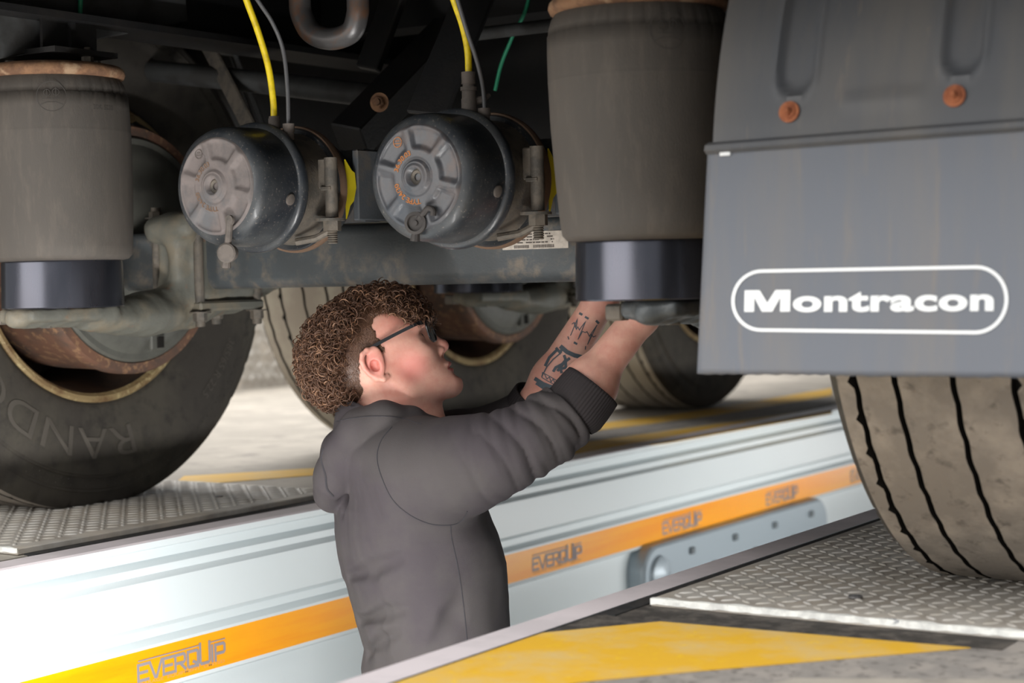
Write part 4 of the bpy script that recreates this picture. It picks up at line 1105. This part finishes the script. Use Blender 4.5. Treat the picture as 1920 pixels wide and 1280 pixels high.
# curls rooted over the scalp
fc = v[f].mean(1); e1 = v[f[:, 1]]-v[f[:, 0]]; e2 = v[f[:, 3]]-v[f[:, 0]]; nr = np.cross(e1, e2); ar = np.linalg.norm(nr, axis=1); nr /= ar[:, None]+1e-12
q = to_head(fc.astype(np.float32)); sk = s_ell(q, (0, -.010, 0), (.0955, .076, .0735)); okm = (sk > .0006) & in_poly(q[:, 0], q[:, 1], HPOLY)
nout = (fc-HC); nout /= np.linalg.norm(nout, axis=1)[:, None]
okm &= (nr*nout).sum(1) > .2
idx = np.nonzero(okm)[0]; pr_ = ar[idx]/ar[idx].sum()
def curls(n, length, crad, rad_, seg, sides, mode, mi):
    pick = RNG.choice(idx, n, p=pr_); P = fc[pick]+(e1[pick]*RNG.uniform(-1, 1, n)[:, None]+e2[pick]*RNG.uniform(-1, 1, n)[:, None]); Nn = nout[pick]*.7+nr[pick]*.3; Q = to_head(P.astype(np.float32)); T_ = thick(Q)
    if mode == 'curl': k = RNG.random(n) < np.clip((T_-.0045)/.007, 0, 1)
    else: k = (T_ < .0125)
    P, Nn, Q, T_ = P[k], Nn[k], Q[k], T_[k]; n = len(P)
    comb = (HF*.30-HU*.10)[None]*1.0+RNG.normal(size=(n, 3))*.55
    if mode != 'curl': comb = (-HU*1.0-HF*.25)[None]+RNG.normal(size=(n, 3))*.22
    comb = comb-Nn*(comb*Nn).sum(1)[:, None]; comb /= np.linalg.norm(comb, axis=1)[:, None]
    S2 = np.cross(Nn, comb)
    L_ = length*RNG.uniform(.6, 1.25, n); 
    if mode != 'curl': L_ = L_*np.clip(T_/.006, .35, 1.3)
    ph = RNG.uniform(0, 6.28, n); tw = RNG.choice([-1, 1], n)*RNG.uniform(.7, 1.6, n); cr = crad*RNG.uniform(.6, 1.3, n)
    V = np.zeros((n, seg+1, sides, 3))
    for s_ in range(seg+1):
        t = s_/seg
        rise = (sin(t*pi*.75)*.30) if mode == 'curl' else .18*t
        c = P+comb*(L_*t*.62)[:, None]+Nn*(L_*rise*(.8 if mode == 'curl' else 1.))[:, None]-Nn*(.002 if mode == 'curl' else .0)
        a = ph+tw*6.283*t; env = min(1, t*3)
        c = c+(Nn*np.cos(a)[:, None]+S2*np.sin(a)[:, None])*(cr*env)[:, None]
        r = rad_*(1-.8*t**2)
        for j in range(sides):
            b_ = 6.283*j/sides; V[:, s_, j] = c+(Nn*cos(b_)+S2*sin(b_))*r
    g = np.arange(n)[:, None, None]*(seg+1)*sides+np.arange(seg)[None, :, None]*sides; j = np.arange(sides)[None, None]
    F_ = np.stack([g+j, g+(j+1) % sides, g+sides+(j+1) % sides, g+sides+j], -1).reshape(-1, 4)
    return V.reshape(-1, 3), F_, np.full(len(F_), 0)+np.repeat((RNG.random(n) < mi).astype(int), seg*sides)
acc = [curls(3600, .036, .0062, .0019, 14, 4, 'curl', .18), curls(5500, .032, .0050, .0007, 12, 3, 'curl', .35), curls(42000, .011, .0003, .00036, 3, 3, 'short', .30)]
off = 0; VV = []; FF = []; MM = []
for a, b_, c in acc: VV.append(a); FF.append(b_+off); MM.append(c); off += len(a)
o = np_mesh('hair_curls', np.concatenate(VV), np.concatenate(FF), ['hair', 'hairtip'], man, np.concatenate(MM)); o['kind'] = 'stuff'

# ---- hoodie
TY = np.array([840, 880, 950, 1000, 1050, 1085, 1100, 1130, 1170, 1220, 1260, 1400, 1500], float)
TL = np.array([690, 655, 630, 632, 642, 648, 655, 662, 671, 688, 680, 690, 700], float)
TRt = np.array([850, 880, 905, 926, 943, 944, 944, 946, 948, 952, 955, 950, 930], float)
ca_, sa_ = cos(rad(18)), sin(rad(18))
def torso(P):
    q = (P-PO.astype(np.float32)) @ PB.T.astype(np.float32)   # right, away, up
    dd = D0+q[:, 1]; px_ = 900+0*q[:, 0]+q[:, 0]*FPX/D0; py_ = 800-q[:, 2]*FPX/D0
    L_ = np.interp(py_, TY, TL); R_ = np.interp(py_, TY, TRt); c = (L_+R_)/2; hw = (R_-L_)/2*PXM
    x = (px_-c)*PXM; z = q[:, 1]-.01
    xr = x*ca_+z*sa_; zr = -x*sa_+z*ca_
    A = hw*.985; Bw = np.interp(py_, [800, 900, 1000, 1200, 1400], [.12, .165, .175, .165, .16])
    k = (np.abs(xr/A)**2.3+np.abs(zr/Bw)**2.3)**(1/2.3)
    d = (k-1)*np.minimum(A, Bw)*.9
    return smax(d, py_*0+(830-py_)*PXM+.0, .05)
SL = [W(795, 885, 2.76), W(870, 872, 2.73), W(935, 851, 2.70), W(1003, 818, 2.69), W(1046, 790, 2.69), W(1093, 748, 2.70)]
SR = [.077, .071, .058, .049, .046, .0420]
FS = [W(745, 865, 3.03), W(860, 850, 3.05), W(960, 815, 3.04), W(1000, 775, 3.02)]
axs = np.array([s for s in SL]); seg_l = np.linalg.norm(np.diff(axs, axis=0), axis=1); cum = np.r_[0, np.cumsum(seg_l)]
def arc_of(P):
    """distance along the near sleeve and angle round it"""
    best = np.full(len(P), 9e9); s_ = np.zeros(len(P)); ang = np.zeros(len(P))
    for i in range(len(SL)-1):
        d = SL[i+1]-SL[i]; L2 = d @ d; t = np.clip((P-SL[i]) @ d/L2, 0, 1); c = P-(SL[i]+t[:, None]*d); r = (c**2).sum(1)
        m_ = r < best; best = np.where(m_, r, best); s_ = np.where(m_, cum[i]+t*seg_l[i], s_)
        e = d/math.sqrt(L2); up_ = UP-e*(UP @ e); up_ /= np.linalg.norm(up_); ot = np.cross(e, up_)
        ang = np.where(m_, np.arctan2(c @ ot, c @ up_), ang)
    return s_, ang
def ridge(P, pts, r, k): return s_chain(P, pts, r, k)
RID = [  # folds on the sleeve (picture positions on the camera side), radius
    ([(972, 752), (985, 800), (1022, 850), (1040, 862)], .011), ([(992, 742), (1015, 790), (1050, 838)], .011), ([(1012, 742), (1038, 782), (1072, 835)], .010),
    ([(1030, 735), (1058, 772), (1092, 822)], .009), ([(935, 772), (950, 810), (985, 862), (1000, 880)], .012), ([(880, 782), (862, 830), (828, 880)], .010)]
VAL = [([(982, 765), (1000, 812), (1030, 848)], .005), ([(1003, 752), (1028, 795), (1058, 835)], .005), ([(1022, 742), (1048, 780), (1080, 826)], .0045), ([(960, 775), (972, 815), (1010, 868)], .006), ([(925, 780), (920, 830), (960, 885)], .006), ([(905, 778), (890, 825)], .005)]
def sleeve(P):
    d = s_chain(P, SL, SR, .03)
    s_, a = arc_of(P); t = np.clip((s_-.085)/.10, 0, 1); t2 = np.clip((.325-s_)/.03, 0, 1)
    ph = s_*95+1.3*np.sin(a+2.2)+.7*np.sin(2*a+s_*9); fold = np.abs(np.sin(ph))**.6
    ph2 = s_*150-1.5*np.sin(a+1.2)+1.0; f2 = np.abs(np.sin(ph2))**.8
    am = (.55+.45*np.sin(a*2+s_*22))
    d = d+t*t2*(.0085*(.82-fold)*(.45+.55*am)+.0030*(.6-f2)*(1-.5*am))
    return d
def sidepts(pts, r, k=1.0):
    out = []
    for (x, y) in pts:
        p = W(x, y, 2.70)
        best = min(range(len(SL)*8-8), key=lambda i: np.hypot(*(np.array([(p-(SL[i//8]*(1-i % 8/8)+SL[i//8+1]*(i % 8/8))) @ RT, (p-(SL[i//8]*(1-i % 8/8)+SL[i//8+1]*(i % 8/8))) @ UP]))))
        c = SL[best//8]*(1-best % 8/8)+SL[best//8+1]*(best % 8/8); R_ = SR[best//8]*(1-best % 8/8)+SR[best//8+1]*(best % 8/8)
        u_ = p-c; off = np.hypot(u_ @ RT, u_ @ UP); h_ = math.sqrt(max(R_*R_-off*off, (.2*R_)**2))
        out.append(c+RT*(u_ @ RT)+UP*(u_ @ UP)-FW*(h_-r*k))
    return out
hoodC = W(655, 872, D0+.01)
ROLL = [(W(812, 798, D0-.035), .012), (W(770, 792, D0-.075), .024), (W(722, 788, D0-.092), .030), (W(678, 806, D0-.088), .034), (W(650, 850, D0-.072), .036), (W(630, 895, D0-.045), .033), (W(624, 925, D0), .028), (W(630, 895, D0+.05), .033), (W(645, 845, D0+.085), .036), (W(690, 800, D0+.10), .034), (W(770, 790, D0+.085), .024), (W(812, 798, D0+.035), .012)]
def hood_bag(P):
    d = s_chain(P, [p for p, r in ROLL], [r for p, r in ROLL], .012)
    B = np.stack([RT*.90-UP*.43, RT*.43+UP*.90, FW])
    d = smin(d, s_ell(P, W(650, 850, D0), (.036, .085, .085), B), .015)
    return d
def collar(P):
    # band round the neck: tilted tube from the front of the neck to the back
    ax0, ax1 = W(728, 765), W(742, 880)
    q = s_chain(P, [W(712, 762), W(722, 812), W(735, 885)], [.070, .080, .085], .02)
    return q
def collar_cut(P):
    B = np.stack([RT*.985-UP*.17, RT*.17+UP*.985, FW])
    # cut with a tilted plane: top edge runs from the nape (650,760) to the throat (812,790)
    n_ = UP*.97+RT*.24*1.0
    pl_ = (P-W(700, 757).astype(np.float32)) @ (n_/np.linalg.norm(n_)).astype(np.float32)
    return pl_
def hoodie_sdf(P):
    d = torso(P)
    d = smin(d, s_cap(P, W(790, 880, 2.78), W(765, 868, 3.02), .080, .075), .05)
    d = smin(d, s_ell(P, W(745, 850, D0+.0), (.11, .14, .06), np.stack([RT, FW, UP])), .04)
    d = smin(d, sleeve(P), .022)
    d = smin(d, s_chain(P, FS, [.074, .068, .056, .047], .03), .03)
    co = collar(P); co = smax(co, collar_cut(P), .006)
    d = smin(d, co, .010)
    hb = hood_bag(P); d = smin(d, hb, .005)
    # hood opening groove and neck hollow
    d = smax(d, -smax(s_chain(P, [W(716, 700), W(728, 770), W(742, 845)], [.066, .066, .054], .02), -(collar_cut(P)+.085), .01), .006)
    q = (P-PO.astype(np.float32)) @ PB.T.astype(np.float32)
    tor = np.clip((-q[:, 2]-.10)/.1, 0, 1)
    # hood seam curve groove
    for pts, r in TORF: d = smax(d, -s_chain(P, pts, [r*.5]+[r]*(len(pts)-2)+[r*.4], .01), .014)
    return d+.0030*tor*pnoise(q*np.array([1, 1, .6], np.float32), 16, 9)+.0010*pnoise(P, 45, 4)
def torp(pts, r, k=.3):   # points on the camera side of the torso
    out = []
    for (x, y) in pts:
        lo_, hi_ = 2.5, 2.95
        for _ in range(24):
            m_ = (lo_+hi_)/2
            if torso(W(x, y, m_)[None].astype(np.float32))[0] > 0: lo_ = m_
            else: hi_ = m_
        out.append(W(x, y, lo_-r*k))
    return out
TORF = [(torp([(652, 1080), (690, 1070), (745, 1048)], .010, .55), .010), (torp([(672, 1165), (720, 1150), (760, 1142)], .010, .6), .010), (torp([(815, 1210), (850, 1160), (862, 1120)], .016, .6), .016),
        (torp([(690, 1225), (715, 1200), (740, 1190)], .010, .5), .010), (torp([(640, 960), (650, 930), (680, 870), (720, 820)], .008, .5), .008)]
lo = np.array([*toP(W(575, 1420, 2.6))]); lo[1] = 2.60-D0; hi = toP(W(1150, 735, 3.12)); hi[1] = 3.14-D0; lo[0] = toP(W(575, 800, 2.88))[0]; hi[0] = toP(W(1150, 800, 2.88))[0]
hi[2] = toP(W(700, 735, D0))[2]
endc = SL[-1]; endd = (SL[-1]-SL[-2])/np.linalg.norm(SL[-1]-SL[-2])
fendc = FS[-1]; fendd = (FS[-1]-FS[-2])/np.linalg.norm(FS[-1]-FS[-2])
def hoodie_open(P):
    d = hoodie_sdf(P)
    e = (P-endc.astype(np.float32)) @ endd.astype(np.float32); near = np.sqrt(((P-endc.astype(np.float32))**2).sum(1))
    d = np.where(near < .12, smax(d, e+.030, .004), d)
    return d
v, f = implicit(inP(hoodie_open), lo, hi, .0032); v = fromP(v)
hood = np_mesh('hoodie', v, f, 'hoodie', man); hood['label'] = 'charcoal hoodie with sleeves pushed up'
hb_ = BVHTree.FromPolygons([tuple(p) for p in v], [tuple(int(i) for i in k) for k in f])
# ribbed cuffs
def cuff(c, dr, r, ln, nrib, name='ribbed_cuff', el=1.0):
    dr = dr/np.linalg.norm(dr); t1 = FW-dr*(FW @ dr); t1 /= np.linalg.norm(t1); t2 = np.cross(dr, t1)
    n_ = nrib*4; prof_ = [(-.008, .93), (0, 1.0), (.006, 1.035), (ln*.5, 1.03), (ln-.006, 1.0), (ln-.001, .985), (ln, .955), (ln-.001, .90), (ln-.02, .86)]
    V = []; th = np.arange(n_)*2*pi/n_
    for h_, s_ in prof_:
        rr = r*s_+(.0006*np.cos(th*nrib) if s_ > .95 else 0)
        V.append(c+dr*h_+np.cos(th)[:, None]*t1*(rr[:, None] if hasattr(rr, '__len__') and np.ndim(rr) else rr)+np.sin(th)[:, None]*t2*(rr[:, None]*el if np.ndim(rr) else rr*el))
    F_ = [(j*n_+i, j*n_+(i+1) % n_, (j+1)*n_+(i+1) % n_, (j+1)*n_+i) for j in range(len(prof_)-1) for i in range(n_)]
    np_mesh(name, np.concatenate(V), np.array(F_), 'rib', man)
cd_ = W(1122, 727, 2.705)-W(1078, 783, 2.70)
cuff(W(1073, 773, 2.695), cd_, .0470, .052, 56)
cuff(FS[-1]-fendd*.02, farW-farE, .046, .05, 50)
# stitched seams
def seam(pts, w=.0016, name='seam', mt_='seam', bv=None, tw=.0):
    bv = bv or hb_; out = []
    for (x, y) in spline([(a, b_) for a, b_ in pts], 10):
        p = W(x, y, 2.3); d_ = Vector(p-CAM).normalized(); h_ = bv.ray_cast(Vector(p), d_)
        if h_[0] is not None: out.append(np.array(h_[0])-np.array(d_)*w*.2)
    if len(out) > 2: return MB().tube(out, w, 6).build(name, mt_, man)
seam([(735, 800), (715, 825), (707, 855), (714, 890), (735, 935), (768, 965), (807, 982), (845, 984), (865, 976), (876, 958)], .0011)
seam([(845, 985), (847, 1010), (858, 1060), (866, 1110), (872, 1160), (877, 1215)], .0009)
seam([(607, 840), (603, 862), (610, 890), (613, 915), (625, 930)], .0018)
seam([(630, 790), (660, 784), (700, 780), (745, 782), (790, 795)], .0008)

# ---- tattoos on the far forearm
def skin_strokes(lines, w, name, step=4):
    """lines in picture pixels laid on the skin"""
    hit = lambda x, y: bvh.ray_cast(Vector(W(x, y, 2.76)), Vector(W(x, y, 2.76)-CAM).normalized())
    def pl(x, y):
        h_ = hit(x, y)
        if h_[0] is None: return None
        return tuple(np.array(h_[0])+np.array(h_[1])*.0006)
    v_, f_ = strokes(lines, w, pl, step)
    keep = [k for k in f_ if all(v_[i] is not None for i in k) and max((Vector(v_[k[0]])-Vector(v_[i])).length for i in k) < .02]
    v_ = [p if p is not None else (0, 0, 0) for p in v_]
    used = sorted({i for k in keep for i in k}); mp_ = {a: i for i, a in enumerate(used)}
    if not keep: return
    return MB().add([v_[i] for i in used], [tuple(mp_[i] for i in k) for k in keep]).build(name, 'tattoo', man, False)
cz = lambda pts: [(960+a/4.2675, 520+b_/4.2675) for a, b_ in pts]
skin_strokes([cz([(483, 372), (500, 360), (515, 400), (525, 330), (470, 462)]), cz([(500, 372), (515, 415), (528, 395), (540, 420), (552, 400), (590, 350), (527, 495), (565, 430), (585, 440), (600, 432), (618, 470), (680, 378), (603, 535), (635, 455), (650, 475), (668, 466)])], 1.5, 'heartbeat_tattoo')
skin_strokes([(cz([(548, 290), (556, 294)]), 4.5), (cz([(592, 318), (606, 326)]), 4), (cz([(678, 350), (688, 360)]), 4.5), (cz([(450, 475), (455, 492)]), 2), (cz([(503, 522), (514, 528)]), 4), (cz([(588, 552), (586, 572)]), 2)], 3, 'letter_tattoo', 2)
skin_strokes([(cz([(400, 560), (440, 595), (500, 622), (556, 635)]), 8), (cz([(360, 570), (385, 600), (400, 575)]), 5), (cz([(545, 640), (525, 680), (500, 700)]), 6), (cz([(395, 600), (330, 655), (280, 715), (240, 790)]), 2.2), (cz([(350, 590), (300, 640), (270, 700)]), 5),
              (cz([(420, 630), (430, 660), (405, 690), (350, 720), (335, 745)]), 5), (cz([(455, 650), (430, 670), (430, 720), (390, 730), (395, 755)]), 5), (cz([(410, 690), (370, 740)]), 5),
              (cz([(245, 760), (300, 790), (375, 835), (362, 868), (290, 830), (240, 800), (245, 760)]), 1.5), (cz([(262, 775), (280, 812), (300, 795), (312, 835), (330, 812), (345, 850)]), 1.6),
              (cz([(195, 815), (250, 850), (300, 870), (350, 880)]), 7), (cz([(205, 850), (250, 880), (300, 895)]), 6)], 3, 'crest_tattoo', 3)
skin_strokes([(cz([(845, 440), (890, 440), (945, 465)]), 1.6), (cz([(790, 482), (850, 478), (905, 490)]), 1.8), (cz([(690, 590), (760, 592), (820, 596)]), 1.2), (cz([(740, 560), (800, 548), (860, 555)]), 1.0)], 1.2, 'faint_tattoo', 2)

# ---- trousers and boots down to the pit floor
hipc = W(815, 1400); hipc = np.array([hipc[0], hipc[1], hipc[2]]); fwd = np.array([RT[0], RT[1], 0]); fwd /= np.linalg.norm(fwd); lat = np.array([FW[0], FW[1], 0]); lat /= np.linalg.norm(lat)
hz_ = hipc[2]
def leg_pts(sg): 
    a = hipc+lat*.085*sg; return [a+np.array([0, 0, -.02]), hipc+lat*.10*sg+fwd*.03*sg+np.array([0, 0, -.44*(hz_-ZP)/.86-.02]), np.array([*(hipc+lat*.11*sg+fwd*.05*sg)[:2], ZP+.11])]
def trs(P):
    d = s_ell(P, hipc, (.125, .165, .12), np.stack([fwd, lat, [0, 0, 1]]))
    for sg in (-1, 1): d = smin(d, s_chain(P, leg_pts(sg), [.098, .070, .062], .03), .02)
    return d+.003*pnoise(P, 30, 8)
v, f = implicit(trs, hipc+[-.3, -.3, -(hz_-ZP)+.06], hipc+[.3, .3, .14], .009); np_mesh('trousers', v, f, 'denim', man)
for sg in (-1, 1):
    a = leg_pts(sg)[2]; a = np.array([a[0], a[1], ZP])
    fn = lambda P: smax(smin(smin(s_cap(P, a+[0, 0, .05]-fwd*.04, a+[0, 0, .045]+fwd*.14, .045, .038), s_cap(P, a+[0, 0, .06], a+[0, 0, .16], .045, .05), .03), s_box(P, a+fwd*.045+[0, 0, .012], (.135, .042, .012), .008, np.stack([fwd, lat, [0, 0, 1]])), .008), (ZP+.0005)-P[:, 2], .003)
    v, f = implicit(fn, a-.22, a+.22, .006); np_mesh('boot', v, f, 'boot', man)
